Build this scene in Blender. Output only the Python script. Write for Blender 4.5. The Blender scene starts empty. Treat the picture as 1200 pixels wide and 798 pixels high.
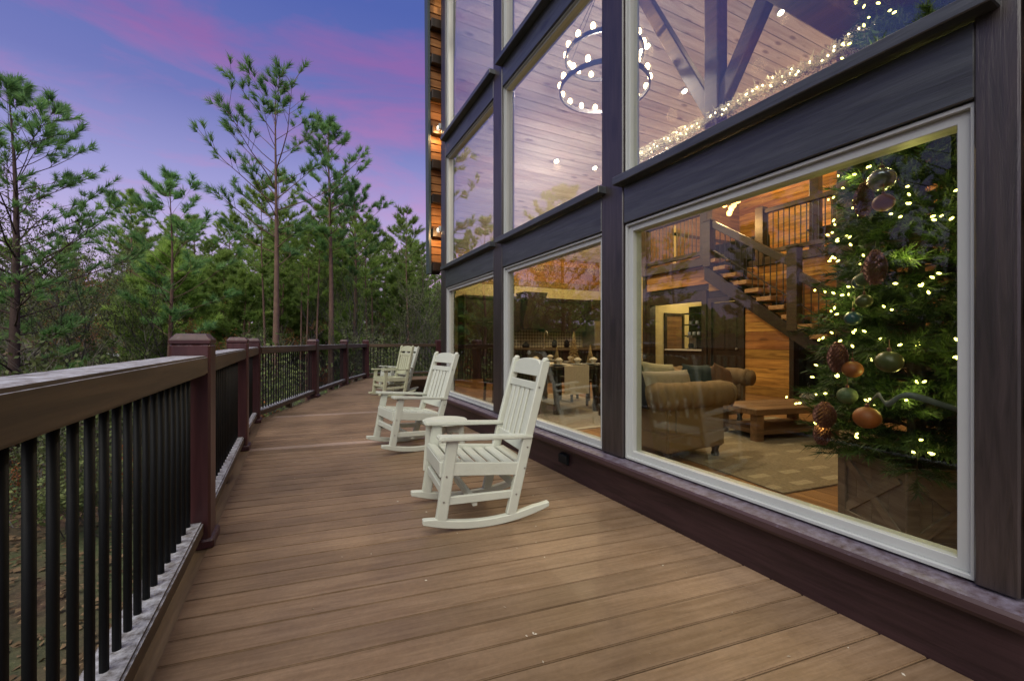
import bpy, bmesh, math, random
from mathutils import Vector, Matrix
random.seed(7)
PI = math.pi
sc = bpy.context.scene
COL = sc.collection

# ------------------------------------------------------------------ camera
YAW = math.radians(26.9)
cd = bpy.data.cameras.new('camera')
cam = bpy.data.objects.new('camera', cd); COL.objects.link(cam)
cam.location = (0, 0, 1.15)
cam.rotation_euler = (PI/2, 0, -YAW)
cd.sensor_width = 36.0
cd.lens = 36.0*499/1200
cd.shift_y = 0.0008
cd.clip_start = 0.05; cd.clip_end = 2000
sc.camera = cam

# ------------------------------------------------------------------ render settings
vs = sc.view_settings
sc.display_settings.display_device = 'sRGB'
vs.view_transform = 'Standard'; vs.look = 'None'; vs.gamma = 1; vs.use_curve_mapping = False
vs.exposure = 0.0
sc.render.engine = 'CYCLES'
cy = sc.cycles
cy.use_denoising = True
cy.max_bounces = 8; cy.diffuse_bounces = 3; cy.glossy_bounces = 4; cy.transparent_max_bounces = 24
cy.sample_clamp_indirect = 4.0
cy.caustics_reflective = False; cy.caustics_refractive = False

# ------------------------------------------------------------------ world: dusk sky
w = bpy.data.worlds.new('World'); sc.world = w; w.use_nodes = True
nt = w.node_tree; nt.nodes.clear()
def N(t, **k):
    n = nt.nodes.new(t)
    for a, b in k.items(): setattr(n, a, b)
    return n
def L(a, b): nt.links.new(a, b)
def ramp_set(r, stops):
    e = r.color_ramp.elements
    while len(e) > 1: e.remove(e[-1])
    e[0].position = stops[0][0]; e[0].color = (*stops[0][1], 1)
    for p, c in stops[1:]:
        x = e.new(p); x.color = (*c, 1)
out = N('ShaderNodeOutputWorld'); bg = N('ShaderNodeBackground')
tc = N('ShaderNodeTexCoord'); sep = N('ShaderNodeSeparateXYZ')
L(tc.outputs['Generated'], sep.inputs[0])
rp = N('ShaderNodeValToRGB')
ramp_set(rp, [(0.0, (.66,.53,.76)), (.14, (.64,.53,.80)), (.28, (.37,.36,.70)), (.42, (.175,.20,.51)), (.60, (.085,.13,.43)), (1.0, (.09,.14,.40))])
L(sep.outputs['Z'], rp.inputs[0])
mp = N('ShaderNodeMapping'); mp.inputs['Scale'].default_value = (1.7, 1.7, 7.0); mp.inputs['Location'].default_value = (4.1, 0.7, 0.15)
mp.inputs['Rotation'].default_value = (0.0, 0.10, 0.0)
L(tc.outputs['Generated'], mp.inputs[0])
nz = N('ShaderNodeTexNoise'); nz.inputs['Scale'].default_value = 1.5; nz.inputs['Detail'].default_value = 8; nz.inputs['Roughness'].default_value = .58; nz.inputs['Distortion'].default_value = .4
L(mp.outputs[0], nz.inputs[0])
cr = N('ShaderNodeValToRGB'); ramp_set(cr, [(.47, (0,0,0)), (.66, (1,1,1))])
L(nz.outputs[0], cr.inputs[0])
pk = N('ShaderNodeValToRGB'); ramp_set(pk, [(0, (.72,.48,.68)), (.22, (.62,.36,.62)), (.36, (.44,.24,.53)), (.5, (.29,.14,.41)), (1, (.16,.10,.36))])
L(sep.outputs['Z'], pk.inputs[0])
mx = N('ShaderNodeMix', data_type='RGBA')
ml = N('ShaderNodeMath', operation='MULTIPLY'); ml.inputs[1].default_value = .85
L(cr.outputs[0], ml.inputs[0]); L(ml.outputs[0], mx.inputs[0]); L(rp.outputs[0], mx.inputs[6]); L(pk.outputs[0], mx.inputs[7])
L(mx.outputs[2], bg.inputs[0]); bg.inputs[1].default_value = 1.0
L(bg.outputs[0], out.inputs[0])

# ------------------------------------------------------------------ sun (very soft: dusk glow from the whole sky)
sd = bpy.data.lights.new('sun', 'SUN'); sd.energy = 3.8; sd.angle = math.radians(70); sd.color = (1.0, .96, .80)
sun = bpy.data.objects.new('sun', sd); COL.objects.link(sun)
sdir = Vector((-.42, -.45, .80))   # towards the light
sun.rotation_euler = sdir.to_track_quat('Z', 'Y').to_euler()

# ================================================================== helpers
class MB:
    def __init__(s): s.v = []; s.f = []
    def add(s, vv, ff):
        b = len(s.v); s.v += [tuple(x) for x in vv]; s.f += [tuple(i+b for i in q) for q in ff]; return s
    def box(s, x0, x1, y0, y1, z0, z1):
        return s.add([(x0,y0,z0),(x1,y0,z0),(x1,y1,z0),(x0,y1,z0),(x0,y0,z1),(x1,y0,z1),(x1,y1,z1),(x0,y1,z1)],
                     [(0,3,2,1),(4,5,6,7),(0,1,5,4),(1,2,6,5),(2,3,7,6),(3,0,4,7)])
    def prism(s, poly, axis, a, b):
        """poly: 2-D outline; extruded along axis from a to b"""
        n = len(poly)
        def P(p, t):
            return {'x': (t,p[0],p[1]), 'y': (p[0],t,p[1]), 'z': (p[0],p[1],t)}[axis]
        return s.add([P(p,a) for p in poly]+[P(p,b) for p in poly],
                     [tuple(range(n))[::-1], tuple(range(n,2*n))]+[(i,(i+1)%n,n+(i+1)%n,n+i) for i in range(n)])
    def bar(s, a, b, w, h, up=(0,0,1)):
        a = Vector(a); b = Vector(b); d = (b-a).normalized(); u = Vector(up)
        r = d.cross(u)
        if r.length < 1e-4: r = d.cross(Vector((0,1,0)))
        r.normalize(); u = r.cross(d).normalized(); r *= w/2; u *= h/2
        return s.add([a-r-u,a+r-u,a+r+u,a-r+u,b-r-u,b+r-u,b+r+u,b-r+u],
                     [(0,3,2,1),(4,5,6,7),(0,1,5,4),(1,2,6,5),(2,3,7,6),(3,0,4,7)])
    def tube(s, pts, rad, n=6, cap=True):
        pts = [Vector(p) for p in pts]
        if not isinstance(rad, (list,tuple)): rad = [rad]*len(pts)
        b = len(s.v); prev = None
        for i, p in enumerate(pts):
            d = (pts[min(i+1,len(pts)-1)]-pts[max(i-1,0)]).normalized()
            if prev is None:
                prev = d.orthogonal().normalized()
            prev = (prev-d*prev.dot(d))
            prev = prev.normalized() if prev.length > 1e-6 else d.orthogonal().normalized()
            q = d.cross(prev)
            for k in range(n):
                a = 2*PI*k/n
                s.v.append(tuple(p+(prev*math.cos(a)+q*math.sin(a))*rad[i]))
        for i in range(len(pts)-1):
            for k in range(n):
                s.f.append((b+i*n+k, b+i*n+(k+1)%n, b+(i+1)*n+(k+1)%n, b+(i+1)*n+k))
        if cap:
            s.f.append(tuple(b+k for k in range(n))[::-1]); s.f.append(tuple(b+(len(pts)-1)*n+k for k in range(n)))
        return s
    def lathe(s, prof, n=20, c=(0,0,0)):
        b = len(s.v)
        for r, z in prof:
            for k in range(n):
                a = 2*PI*k/n; s.v.append((c[0]+r*math.cos(a), c[1]+r*math.sin(a), c[2]+z))
        for i in range(len(prof)-1):
            for k in range(n):
                s.f.append((b+i*n+k, b+i*n+(k+1)%n, b+(i+1)*n+(k+1)%n, b+(i+1)*n+k))
        s.f.append(tuple(b+k for k in range(n))[::-1]); s.f.append(tuple(b+(len(prof)-1)*n+k for k in range(n)))
        return s
    def mesh(s, name, m, bevel=0, smooth=False, seg=1):
        me = bpy.data.meshes.new(name); me.from_pydata(s.v, [], s.f)
        if bevel:
            bm = bmesh.new(); bm.from_mesh(me)
            ed = [e for e in bm.edges if len(e.link_faces) == 2 and e.calc_face_angle(0) > .5]
            bmesh.ops.bevel(bm, geom=ed, offset=bevel, segments=seg, affect='EDGES', clamp_overlap=True)
            bm.to_mesh(me); bm.free()
        for x in (m if isinstance(m, (list,tuple)) else [m]): me.materials.append(x)
        if smooth: me.polygons.foreach_set('use_smooth', [True]*len(me.polygons))
        me.update(); return me
    def build(s, name, m, parent=None, bevel=0, smooth=False, loc=None, rot=None, seg=1):
        return link(name, s.mesh(name, m, bevel, smooth, seg), parent, loc, rot)
def link(name, me, parent=None, loc=None, rot=None):
    o = bpy.data.objects.new(name, me); COL.objects.link(o)
    if parent is not None: o.parent = parent
    if loc is not None: o.location = loc
    if rot is not None: o.rotation_euler = rot
    return o
def tag(o, label=None, cat=None, group=None, kind=None):
    if label: o['label'] = label
    if cat: o['category'] = cat
    if group: o['group'] = group
    if kind: o['kind'] = kind
    return o
def empty(name, loc=(0,0,0), rz=0, label=None, cat=None, group=None, kind=None):
    o = bpy.data.objects.new(name, None); COL.objects.link(o); o.location = loc; o.rotation_euler = (0,0,rz)
    o.empty_display_size = .1
    return tag(o, label, cat, group, kind)
def copy_tree(o, parent=None, label=None):
    c = o.copy(); COL.objects.link(c); c.parent = parent
    for ch in list(o.children): copy_tree(ch, c)
    if label: c['label'] = label
    return c
def lamp(name, loc, power, color, radius=.08, kind='POINT', parent=None):
    ld = bpy.data.lights.new(name, kind); ld.energy = power; ld.color = color
    if kind == 'SPOT':
        ld.spot_size = math.radians(150); ld.spot_blend = .8
    ld.shadow_soft_size = radius
    o = bpy.data.objects.new(name, ld); COL.objects.link(o); o.location = loc
    if parent is not None: o.parent = parent
    return o

# ================================================================== materials
MATS = {}
def newmat(name):
    m = bpy.data.materials.new(name); m.use_nodes = True; MATS[name] = m
    return m, m.node_tree, m.node_tree.nodes['Principled BSDF']
def plain(name, c, rough=.6, var=.15, sc_=6., metal=0, bump=0., bsc=40., spec=.5, orand=0.):
    """one colour with soft mottling, optional fine relief and per-object brightness"""
    m, t, b = newmat(name)
    tcn = t.nodes.new('ShaderNodeTexCoord'); n = t.nodes.new('ShaderNodeTexNoise')
    n.inputs['Scale'].default_value = sc_; n.inputs['Detail'].default_value = 5
    t.links.new(tcn.outputs['Object'], n.inputs[0])
    r = t.nodes.new('ShaderNodeMapRange'); r.inputs[3].default_value = 1-var*1.6; r.inputs[4].default_value = 1+var*1.6
    t.links.new(n.outputs[0], r.inputs[0])
    h = t.nodes.new('ShaderNodeHueSaturation'); h.inputs['Color'].default_value = (*c, 1)
    src = r.outputs[0]
    if orand:
        oi = t.nodes.new('ShaderNodeObjectInfo'); r2 = t.nodes.new('ShaderNodeMapRange')
        r2.inputs[3].default_value = 1-orand; r2.inputs[4].default_value = 1+orand
        t.links.new(oi.outputs['Random'], r2.inputs[0])
        mm = t.nodes.new('ShaderNodeMath'); mm.operation = 'MULTIPLY'
        t.links.new(src, mm.inputs[0]); t.links.new(r2.outputs[0], mm.inputs[1]); src = mm.outputs[0]
    t.links.new(src, h.inputs['Value']); t.links.new(h.outputs[0], b.inputs['Base Color'])
    b.inputs['Roughness'].default_value = rough; b.inputs['Metallic'].default_value = metal
    b.inputs['Specular IOR Level'].default_value = spec
    if bump:
        n2 = t.nodes.new('ShaderNodeTexNoise'); n2.inputs['Scale'].default_value = bsc; n2.inputs['Detail'].default_value = 4
        t.links.new(tcn.outputs['Object'], n2.inputs[0])
        bu = t.nodes.new('ShaderNodeBump'); bu.inputs['Strength'].default_value = bump; bu.inputs['Distance'].default_value = .01
        t.links.new(n2.outputs[0], bu.inputs['Height']); t.links.new(bu.outputs[0], b.inputs['Normal'])
    return m
def wood(name, c1, c2, axis='y', rough=.5, grain=1.0, orand=.15, bump=.25, knots=0., frost=None, spec=.4, hue=0.):
    """grain stretched along one object axis; every plank gets its own offset and brightness"""
    m, t, b = newmat(name); nn = t.nodes; ll = t.links
    tcn = nn.new('ShaderNodeTexCoord'); oi = nn.new('ShaderNodeObjectInfo')
    vm = nn.new('ShaderNodeVectorMath'); vm.operation = 'SCALE'; vm.inputs[0].default_value = (37.1, 53.7, 19.3)
    ll.new(oi.outputs['Random'], vm.inputs['Scale'])
    va = nn.new('ShaderNodeVectorMath'); va.operation = 'ADD'
    ll.new(tcn.outputs['Object'], va.inputs[0]); ll.new(vm.outputs[0], va.inputs[1])
    mpn = nn.new('ShaderNodeMapping')
    s = {'x': (1.1,16,16), 'y': (16,1.1,16), 'z': (16,16,1.1)}[axis]
    mpn.inputs['Scale'].default_value = tuple(q*grain for q in s)
    ll.new(va.outputs[0], mpn.inputs[0])
    n = nn.new('ShaderNodeTexNoise'); n.inputs['Scale'].default_value = 1.; n.inputs['Detail'].default_value = 7; n.inputs['Roughness'].default_value = .65; n.inputs['Distortion'].default_value = .5
    ll.new(mpn.outputs[0], n.inputs[0])
    r = nn.new('ShaderNodeValToRGB'); ramp_set(r, [(.38, c1), (.62, c2)])
    ll.new(n.outputs[0], r.inputs[0])
    colr = r.outputs[0]
    if knots:
        vo = nn.new('ShaderNodeTexVoronoi'); vo.inputs['Scale'].default_value = 1.
        mk = nn.new('ShaderNodeMapping'); mk.inputs['Scale'].default_value = {'x': (1.6,5,5), 'y': (5,1.6,5), 'z': (5,5,1.6)}[axis]
        ll.new(va.outputs[0], mk.inputs[0]); ll.new(mk.outputs[0], vo.inputs[0])
        rk = nn.new('ShaderNodeValToRGB'); ramp_set(rk, [(.09, (1,1,1)), (.22, (0,0,0))])
        ll.new(vo.outputs['Distance'], rk.inputs[0])
        mk2 = nn.new('ShaderNodeMix'); mk2.data_type = 'RGBA'
        mf = nn.new('ShaderNodeMath'); mf.operation = 'MULTIPLY'; mf.inputs[1].default_value = knots
        ll.new(rk.outputs[0], mf.inputs[0]); ll.new(mf.outputs[0], mk2.inputs[0])
        ll.new(colr, mk2.inputs[6]); mk2.inputs[7].default_value = (c1[0]*.35, c1[1]*.3, c1[2]*.3, 1); colr = mk2.outputs[2]
    h = nn.new('ShaderNodeHueSaturation'); r2 = nn.new('ShaderNodeMapRange')
    r2.inputs[3].default_value = 1-orand; r2.inputs[4].default_value = 1+orand
    ll.new(oi.outputs['Random'], r2.inputs[0]); ll.new(r2.outputs[0], h.inputs['Value'])
    if hue:
        wn = nn.new('ShaderNodeTexWhiteNoise'); wn.noise_dimensions = '1D'; ll.new(oi.outputs['Random'], wn.inputs['W'])
        r3 = nn.new('ShaderNodeMapRange'); r3.inputs[3].default_value = .5-hue; r3.inputs[4].default_value = .5+hue
        ll.new(wn.outputs[0], r3.inputs[0]); ll.new(r3.outputs[0], h.inputs['Hue'])
    ll.new(colr, h.inputs['Color']); colr = h.outputs[0]
    rgh = rough
    b.inputs['Roughness'].default_value = rough
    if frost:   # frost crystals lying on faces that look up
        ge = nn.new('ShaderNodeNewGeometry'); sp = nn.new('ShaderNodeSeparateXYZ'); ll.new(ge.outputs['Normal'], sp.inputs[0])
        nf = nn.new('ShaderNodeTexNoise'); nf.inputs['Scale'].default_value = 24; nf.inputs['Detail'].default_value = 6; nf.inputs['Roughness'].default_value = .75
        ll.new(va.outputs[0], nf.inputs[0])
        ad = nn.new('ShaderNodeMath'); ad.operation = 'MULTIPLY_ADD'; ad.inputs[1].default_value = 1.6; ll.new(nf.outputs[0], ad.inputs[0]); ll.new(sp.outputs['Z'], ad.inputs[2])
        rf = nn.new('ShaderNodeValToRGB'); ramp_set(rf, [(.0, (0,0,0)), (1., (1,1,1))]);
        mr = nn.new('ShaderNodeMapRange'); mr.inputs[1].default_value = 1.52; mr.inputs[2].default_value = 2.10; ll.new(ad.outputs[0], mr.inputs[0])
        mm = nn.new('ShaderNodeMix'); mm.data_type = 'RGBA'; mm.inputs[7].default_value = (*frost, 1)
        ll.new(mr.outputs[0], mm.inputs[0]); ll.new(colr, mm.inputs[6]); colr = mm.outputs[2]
    ll.new(colr, b.inputs['Base Color'])
    b.inputs['Specular IOR Level'].default_value = spec
    if bump:
        bu = nn.new('ShaderNodeBump'); bu.inputs['Strength'].default_value = bump; bu.inputs['Distance'].default_value = .004
        ll.new(n.outputs[0], bu.inputs['Height']); ll.new(bu.outputs[0], b.inputs['Normal'])
    return m
def emit(name, c, s, samp=True):
    m, t, b = newmat(name)
    b.inputs['Base Color'].default_value = (*c, 1); b.inputs['Emission Color'].default_value = (*c, 1); b.inputs['Emission Strength'].default_value = s
    if not samp: m.cycles.emission_sampling = 'NONE'
    return m
def leafmat(name, c1, c2, rough=.55, trans=.25, nsc=2.5, orand=.2):
    m, t, b = newmat(name); nn = t.nodes; ll = t.links
    tcn = nn.new('ShaderNodeTexCoord'); n = nn.new('ShaderNodeTexNoise'); n.inputs['Scale'].default_value = nsc; n.inputs['Detail'].default_value = 3
    ll.new(tcn.outputs['Object'], n.inputs[0])
    ri = nn.new('ShaderNodeNewGeometry')
    ad = nn.new('ShaderNodeMath'); ad.operation = 'MULTIPLY_ADD'; ad.inputs[1].default_value = .45; ll.new(ri.outputs['Random Per Island'], ad.inputs[0]); 
    sb = nn.new('ShaderNodeMath'); sb.operation = 'SUBTRACT'; sb.inputs[1].default_value = .22; ll.new(n.outputs[0], sb.inputs[0]); ll.new(sb.outputs[0], ad.inputs[2])
    r = nn.new('ShaderNodeValToRGB'); ramp_set(r, [(.25, c1), (.75, c2)]); ll.new(ad.outputs[0], r.inputs[0])
    oi = nn.new('ShaderNodeObjectInfo'); r2 = nn.new('ShaderNodeMapRange'); r2.inputs[3].default_value = 1-orand; r2.inputs[4].default_value = 1+orand
    ll.new(oi.outputs['Random'], r2.inputs[0])
    h = nn.new('ShaderNodeHueSaturation'); ll.new(r2.outputs[0], h.inputs['Value']); ll.new(r.outputs[0], h.inputs['Color'])
    ll.new(h.outputs[0], b.inputs['Base Color']); b.inputs['Roughness'].default_value = rough; b.inputs['Specular IOR Level'].default_value = .25
    if trans:
        tr = nn.new('ShaderNodeBsdfTranslucent'); mxs = nn.new('ShaderNodeMixShader'); mxs.inputs[0].default_value = trans
        ll.new(h.outputs[0], tr.inputs[0]); ll.new(b.outputs[0], mxs.inputs[1]); ll.new(tr.outputs[0], mxs.inputs[2])
        ll.new(mxs.outputs[0], nn['Material Output'].inputs[0])
    return m
def glassmat(name, f0=.05, wav=.012, tint=(.97,.985,.97), pwr=2.9):
    m, t, b = newmat(name); nn = t.nodes; ll = t.links
    nn.remove(b)
    ge = nn.new('ShaderNodeNewGeometry'); dt = nn.new('ShaderNodeVectorMath'); dt.operation = 'DOT_PRODUCT'
    ll.new(ge.outputs['Normal'], dt.inputs[0]); ll.new(ge.outputs['Incoming'], dt.inputs[1])
    ab = nn.new('ShaderNodeMath'); ab.operation = 'ABSOLUTE'; ll.new(dt.outputs['Value'], ab.inputs[0])
    om = nn.new('ShaderNodeMath'); om.operation = 'SUBTRACT'; om.inputs[0].default_value = 1; ll.new(ab.outputs[0], om.inputs[1])
    pw = nn.new('ShaderNodeMath'); pw.operation = 'POWER'; pw.inputs[1].default_value = pwr; ll.new(om.outputs[0], pw.inputs[0])
    ma = nn.new('ShaderNodeMath'); ma.operation = 'MULTIPLY_ADD'; ma.inputs[1].default_value = 1-f0; ma.inputs[2].default_value = f0; ll.new(pw.outputs[0], ma.inputs[0])
    tr = nn.new('ShaderNodeBsdfTransparent'); tr.inputs[0].default_value = (*tint, 1)
    gl = nn.new('ShaderNodeBsdfGlossy'); gl.inputs['Roughness'].default_value = 0.0
    tcn = nn.new('ShaderNodeTexCoord'); n = nn.new('ShaderNodeTexNoise'); n.inputs['Scale'].default_value = 1.3; n.inputs['Detail'].default_value = 1
    ll.new(tcn.outputs['Object'], n.inputs[0])
    bu = nn.new('ShaderNodeBump'); bu.inputs['Strength'].default_value = 1.; bu.inputs['Distance'].default_value = wav
    ll.new(n.outputs[0], bu.inputs['Height']); ll.new(bu.outputs[0], gl.inputs['Normal'])
    mxs = nn.new('ShaderNodeMixShader'); ll.new(ma.outputs[0], mxs.inputs[0]); ll.new(tr.outputs[0], mxs.inputs[1]); ll.new(gl.outputs[0], mxs.inputs[2])
    ll.new(mxs.outputs[0], nn['Material Output'].inputs[0])
    return m

M_DECK = wood('deck_composite', (.185,.118,.068), (.248,.166,.103), 'x', .5, 2.4, .15, .35, spec=.35)
M_DECKL = wood('deck_breaker', (.28,.20,.15), (.34,.245,.19), 'x', .6, 2.4, .1, .3)
def deck_wear(m):
    t = m.node_tree; nn = t.nodes; ll = t.links; b_ = nn['Principled BSDF']
    ge = nn.new('ShaderNodeNewGeometry'); n1 = nn.new('ShaderNodeTexNoise'); n1.inputs['Scale'].default_value = 1.1; n1.inputs['Detail'].default_value = 5; n1.inputs['Roughness'].default_value = .6
    ll.new(ge.outputs['Position'], n1.inputs[0])
    r1 = nn.new('ShaderNodeMapRange'); r1.inputs[1].default_value = .35; r1.inputs[2].default_value = .65; r1.inputs[3].default_value = .78; r1.inputs[4].default_value = 1.18; ll.new(n1.outputs[0], r1.inputs[0])
    n2 = nn.new('ShaderNodeTexNoise'); n2.inputs['Scale'].default_value = 42; n2.inputs['Detail'].default_value = 6; n2.inputs['Roughness'].default_value = .8; ll.new(ge.outputs['Position'], n2.inputs[0])
    r2 = nn.new('ShaderNodeMapRange'); r2.inputs[1].default_value = .3; r2.inputs[2].default_value = .7; r2.inputs[3].default_value = .86; r2.inputs[4].default_value = 1.14; ll.new(n2.outputs[0], r2.inputs[0])
    mm = nn.new('ShaderNodeMath'); mm.operation = 'MULTIPLY'; ll.new(r1.outputs[0], mm.inputs[0]); ll.new(r2.outputs[0], mm.inputs[1])
    h = nn.new('ShaderNodeHueSaturation'); src = b_.inputs['Base Color'].links[0].from_socket; ll.new(src, h.inputs['Color']); ll.new(mm.outputs[0], h.inputs['Value']); ll.new(h.outputs[0], b_.inputs['Base Color'])
    r3 = nn.new('ShaderNodeMapRange'); r3.inputs[1].default_value = .35; r3.inputs[2].default_value = .65; r3.inputs[3].default_value = .34; r3.inputs[4].default_value = .62; ll.new(n1.outputs[0], r3.inputs[0]); ll.new(r3.outputs[0], b_.inputs['Roughness'])
    return m
deck_wear(M_DECK); deck_wear(M_DECKL)
M_FASCIA = wood('rim_timber', (.15,.10,.055), (.25,.175,.10), 'y', .7, .8, .1, .4)
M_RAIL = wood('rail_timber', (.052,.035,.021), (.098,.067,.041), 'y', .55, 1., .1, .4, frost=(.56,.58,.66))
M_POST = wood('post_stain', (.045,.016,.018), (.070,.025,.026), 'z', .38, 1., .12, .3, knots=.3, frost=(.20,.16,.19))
M_BLACK = plain('black_metal', (.006,.007,.008), .6, .2, 10, spec=.2)
M_TIMB_Z = wood('house_timber', (.017,.0125,.0125), (.036,.026,.026), 'z', .34, 2.2, .12, .6, knots=.6, spec=.9)
M_TIMB_Y = wood('house_beam', (.024,.028,.032), (.052,.058,.064), 'y', .34, 2.2, .12, .6, knots=.6, spec=.9)  # brown stain; bluish sky reflection is put into its base colour
M_KICK = wood('kick_timber', (.020,.010,.0115), (.038,.019,.022), 'y', .42, 2.0, .1, .5, knots=.4)
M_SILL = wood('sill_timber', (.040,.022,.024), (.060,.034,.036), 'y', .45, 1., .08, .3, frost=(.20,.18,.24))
M_WHITE = plain('white_vinyl', (.45,.47,.465), .4, .05, 3)
M_CHAIR = plain('white_poly', (.54,.56,.48), .5, .06, 9, bump=.12, bsc=60, orand=.02)
M_CHAIR_YLIT = plain('yellow_lit_poly', (.47,.48,.33), .5, .08, 9, bump=.12, bsc=60)  # white poly with the tint of yellow light put into its colour
M_GLASS = glassmat('window_glass', .032, .003, (.90,.91,.87))
M_GLASS_UP = glassmat('upper_window_glass', .11, .004, (.95,.975,1.), 2.2)
M_SHINGLE = wood('cedar_shingle', (.06,.022,.018), (.14,.055,.038), 'z', .7, 1.3, .35, .6)
M_VOID = plain('dark_void', (.02,.016,.013), .9, .1)
M_IRON = plain('dark_iron', (.016,.014,.013), .5, .2)
M_DARKW = wood('dark_stained_wood', (.014,.008,.004), (.034,.019,.010), 'z', .45, 1., .15, .3)
M_DARKH = wood('dark_handrail', (.030,.018,.009), (.065,.040,.020), 'y', .45, 1., .12, .3)
M_PLANK = wood('orange_wall_plank', (.25,.110,.022), (.54,.27,.065), 'y', .5, .8, .42, .3, knots=.6, hue=.012)
M_CEIL = wood('pine_ceiling', (.54,.46,.43), (.72,.65,.62), 'x', .5, .7, .12, .2, knots=.75)
M_FLOOR = wood('hickory_floor', (.17,.080,.026), (.34,.18,.065), 'y', .38, .8, .25, .15)
M_TREAD = wood('stair_tread', (.30,.155,.055), (.46,.27,.12), 'x', .45, 1., .12, .2)
M_PLAST = plain('cream_plaster', (.62,.52,.27), .8, .05, 2)
M_TABLE = wood('coffee_table_wood', (.14,.072,.030), (.26,.145,.065), 'x', .5, 1., .15, .3)
M_BOXW = wood('weathered_crate_wood', (.15,.115,.085), (.27,.22,.17), 'x', .7, 1., .2, .4)
M_SOFA = plain('oatmeal_fabric', (.25,.16,.07), .85, .08, 30, bump=.3, bsc=260)
M_STEEL = plain('brushed_steel', (.35,.33,.30), .35, .1, 8, metal=.9)
M_BULB = emit('warm_bulb', (1.0,.72,.36), 22)
M_SPOT = emit('spot_lens', (1.0,.80,.50), 30)
M_GLOBE = emit('sconce_globe', (1.0,.90,.72), .8)
M_FAIRY = emit('fairy_bulb', (.95,.86,.20), 9, samp=False)
M_FROSTG = emit('garland_bulb', (1.0,.80,.42), 7, samp=False)
# ================================================================== ground and path
def hnoise(x, y):
    return .35*math.sin(x*.31+1.3)*math.cos(y*.27)+.2*math.sin(x*.83+y*.61)+.1*math.sin(x*1.9-y*1.3)
def gz(x, y):
    d = math.hypot(x, y)
    return -2.45+.085*max(0, min(d, 95)-17)+hnoise(x, y)*min(1, max(.25, d/25))
m, t, b = newmat('forest_floor'); nn = t.nodes; ll = t.links
tcn = nn.new('ShaderNodeTexCoord')
n1 = nn.new('ShaderNodeTexNoise'); n1.inputs['Scale'].default_value = .35; n1.inputs['Detail'].default_value = 6; ll.new(tcn.outputs['Object'], n1.inputs[0])
n2 = nn.new('ShaderNodeTexNoise'); n2.inputs['Scale'].default_value = 9; n2.inputs['Detail'].default_value = 7; n2.inputs['Roughness'].default_value = .8; ll.new(tcn.outputs['Object'], n2.inputs[0])
r1 = nn.new('ShaderNodeValToRGB'); ramp_set(r1, [(.3, (.045,.033,.02)), (.55, (.13,.075,.045)), (.75, (.2,.14,.09))]); ll.new(n2.outputs[0], r1.inputs[0])
r2 = nn.new('ShaderNodeValToRGB'); ramp_set(r2, [(.3, (.035,.05,.018)), (.6, (.11,.13,.05)), (.8, (.20,.19,.11))]); ll.new(n2.outputs[0], r2.inputs[0])
r3 = nn.new('ShaderNodeValToRGB'); ramp_set(r3, [(.38, (0,0,0)), (.52, (1,1,1))]); ll.new(n1.outputs[0], r3.inputs[0])
mxn = nn.new('ShaderNodeMix'); mxn.data_type = 'RGBA'; ll.new(r3.outputs[0], mxn.inputs[0]); ll.new(r1.outputs[0], mxn.inputs[6]); ll.new(r2.outputs[0], mxn.inputs[7])
ll.new(mxn.outputs[2], b.inputs['Base Color']); b.inputs['Roughness'].default_value = .95
bu = nn.new('ShaderNodeBump'); bu.inputs['Strength'].default_value = .8; bu.inputs['Distance'].default_value = .05; ll.new(n2.outputs[0], bu.inputs['Height']); ll.new(bu.outputs[0], b.inputs['Normal'])
M_GROUND = m
g = MB(); NA, rr = 120, [0, 1.5, 3, 4.5, 6, 8, 10, 12, 14, 16, 18, 21, 24, 28, 32, 37, 43, 50, 58, 68, 80, 95, 130, 200, 400, 900]
for r in rr:
    for k in range(NA):
        a = 2*PI*k/NA; x, y = r*math.sin(a), r*math.cos(a); g.v.append((x, y, gz(x, y)))
for i in range(len(rr)-1):
    for k in range(NA):
        g.f.append((i*NA+k, i*NA+(k+1) % NA, (i+1)*NA+(k+1) % NA, (i+1)*NA+k))
tag(g.build('ground', M_GROUND, smooth=True), kind='structure')
M_GRAVEL = plain('pale_gravel', (.42,.43,.46), .9, .2, 3, bump=.5, bsc=30)
pm = MB()
for i in range(25):
    x = -34+i*1.05; y = 43+.18*x+1.2*math.sin(i*.4)
    for dy in (-1.7, 1.7): pm.v.append((x, y+dy, max(gz(x, y-1.7), gz(x, y+1.7), gz(x, y))+.22))
for i in range(24): pm.f.append((2*i, 2*i+2, 2*i+3, 2*i+1))
tag(pm.build('gravel_path', M_GRAVEL), kind='structure')
# leaf litter under the deck edge
M_LITTER = leafmat('leaf_litter', (.085,.055,.028), (.24,.16,.085), .8, 0, 1.5)
lm = MB(); R = random.Random(3)
for i in range(9000):
    x = -.9-abs(R.gauss(0, 1))*6.5; y = R.uniform(-1, 20); z = gz(x, y)+.02+R.random()*.03; s = R.uniform(.035, .075); a = R.random()*6.28
    ca, sa = math.cos(a)*s, math.sin(a)*s; tz = R.uniform(-.03, .04)
    lm.add([(x-ca,y-sa,z),(x+sa*.55,y-ca*.55,z+tz),(x+ca,y+sa,z+.012),(x-sa*.55,y+ca*.55,z-tz*.3)], [(0,1,2,3)])
tag(lm.build('leaf_litter', M_LITTER), kind='stuff')

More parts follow.
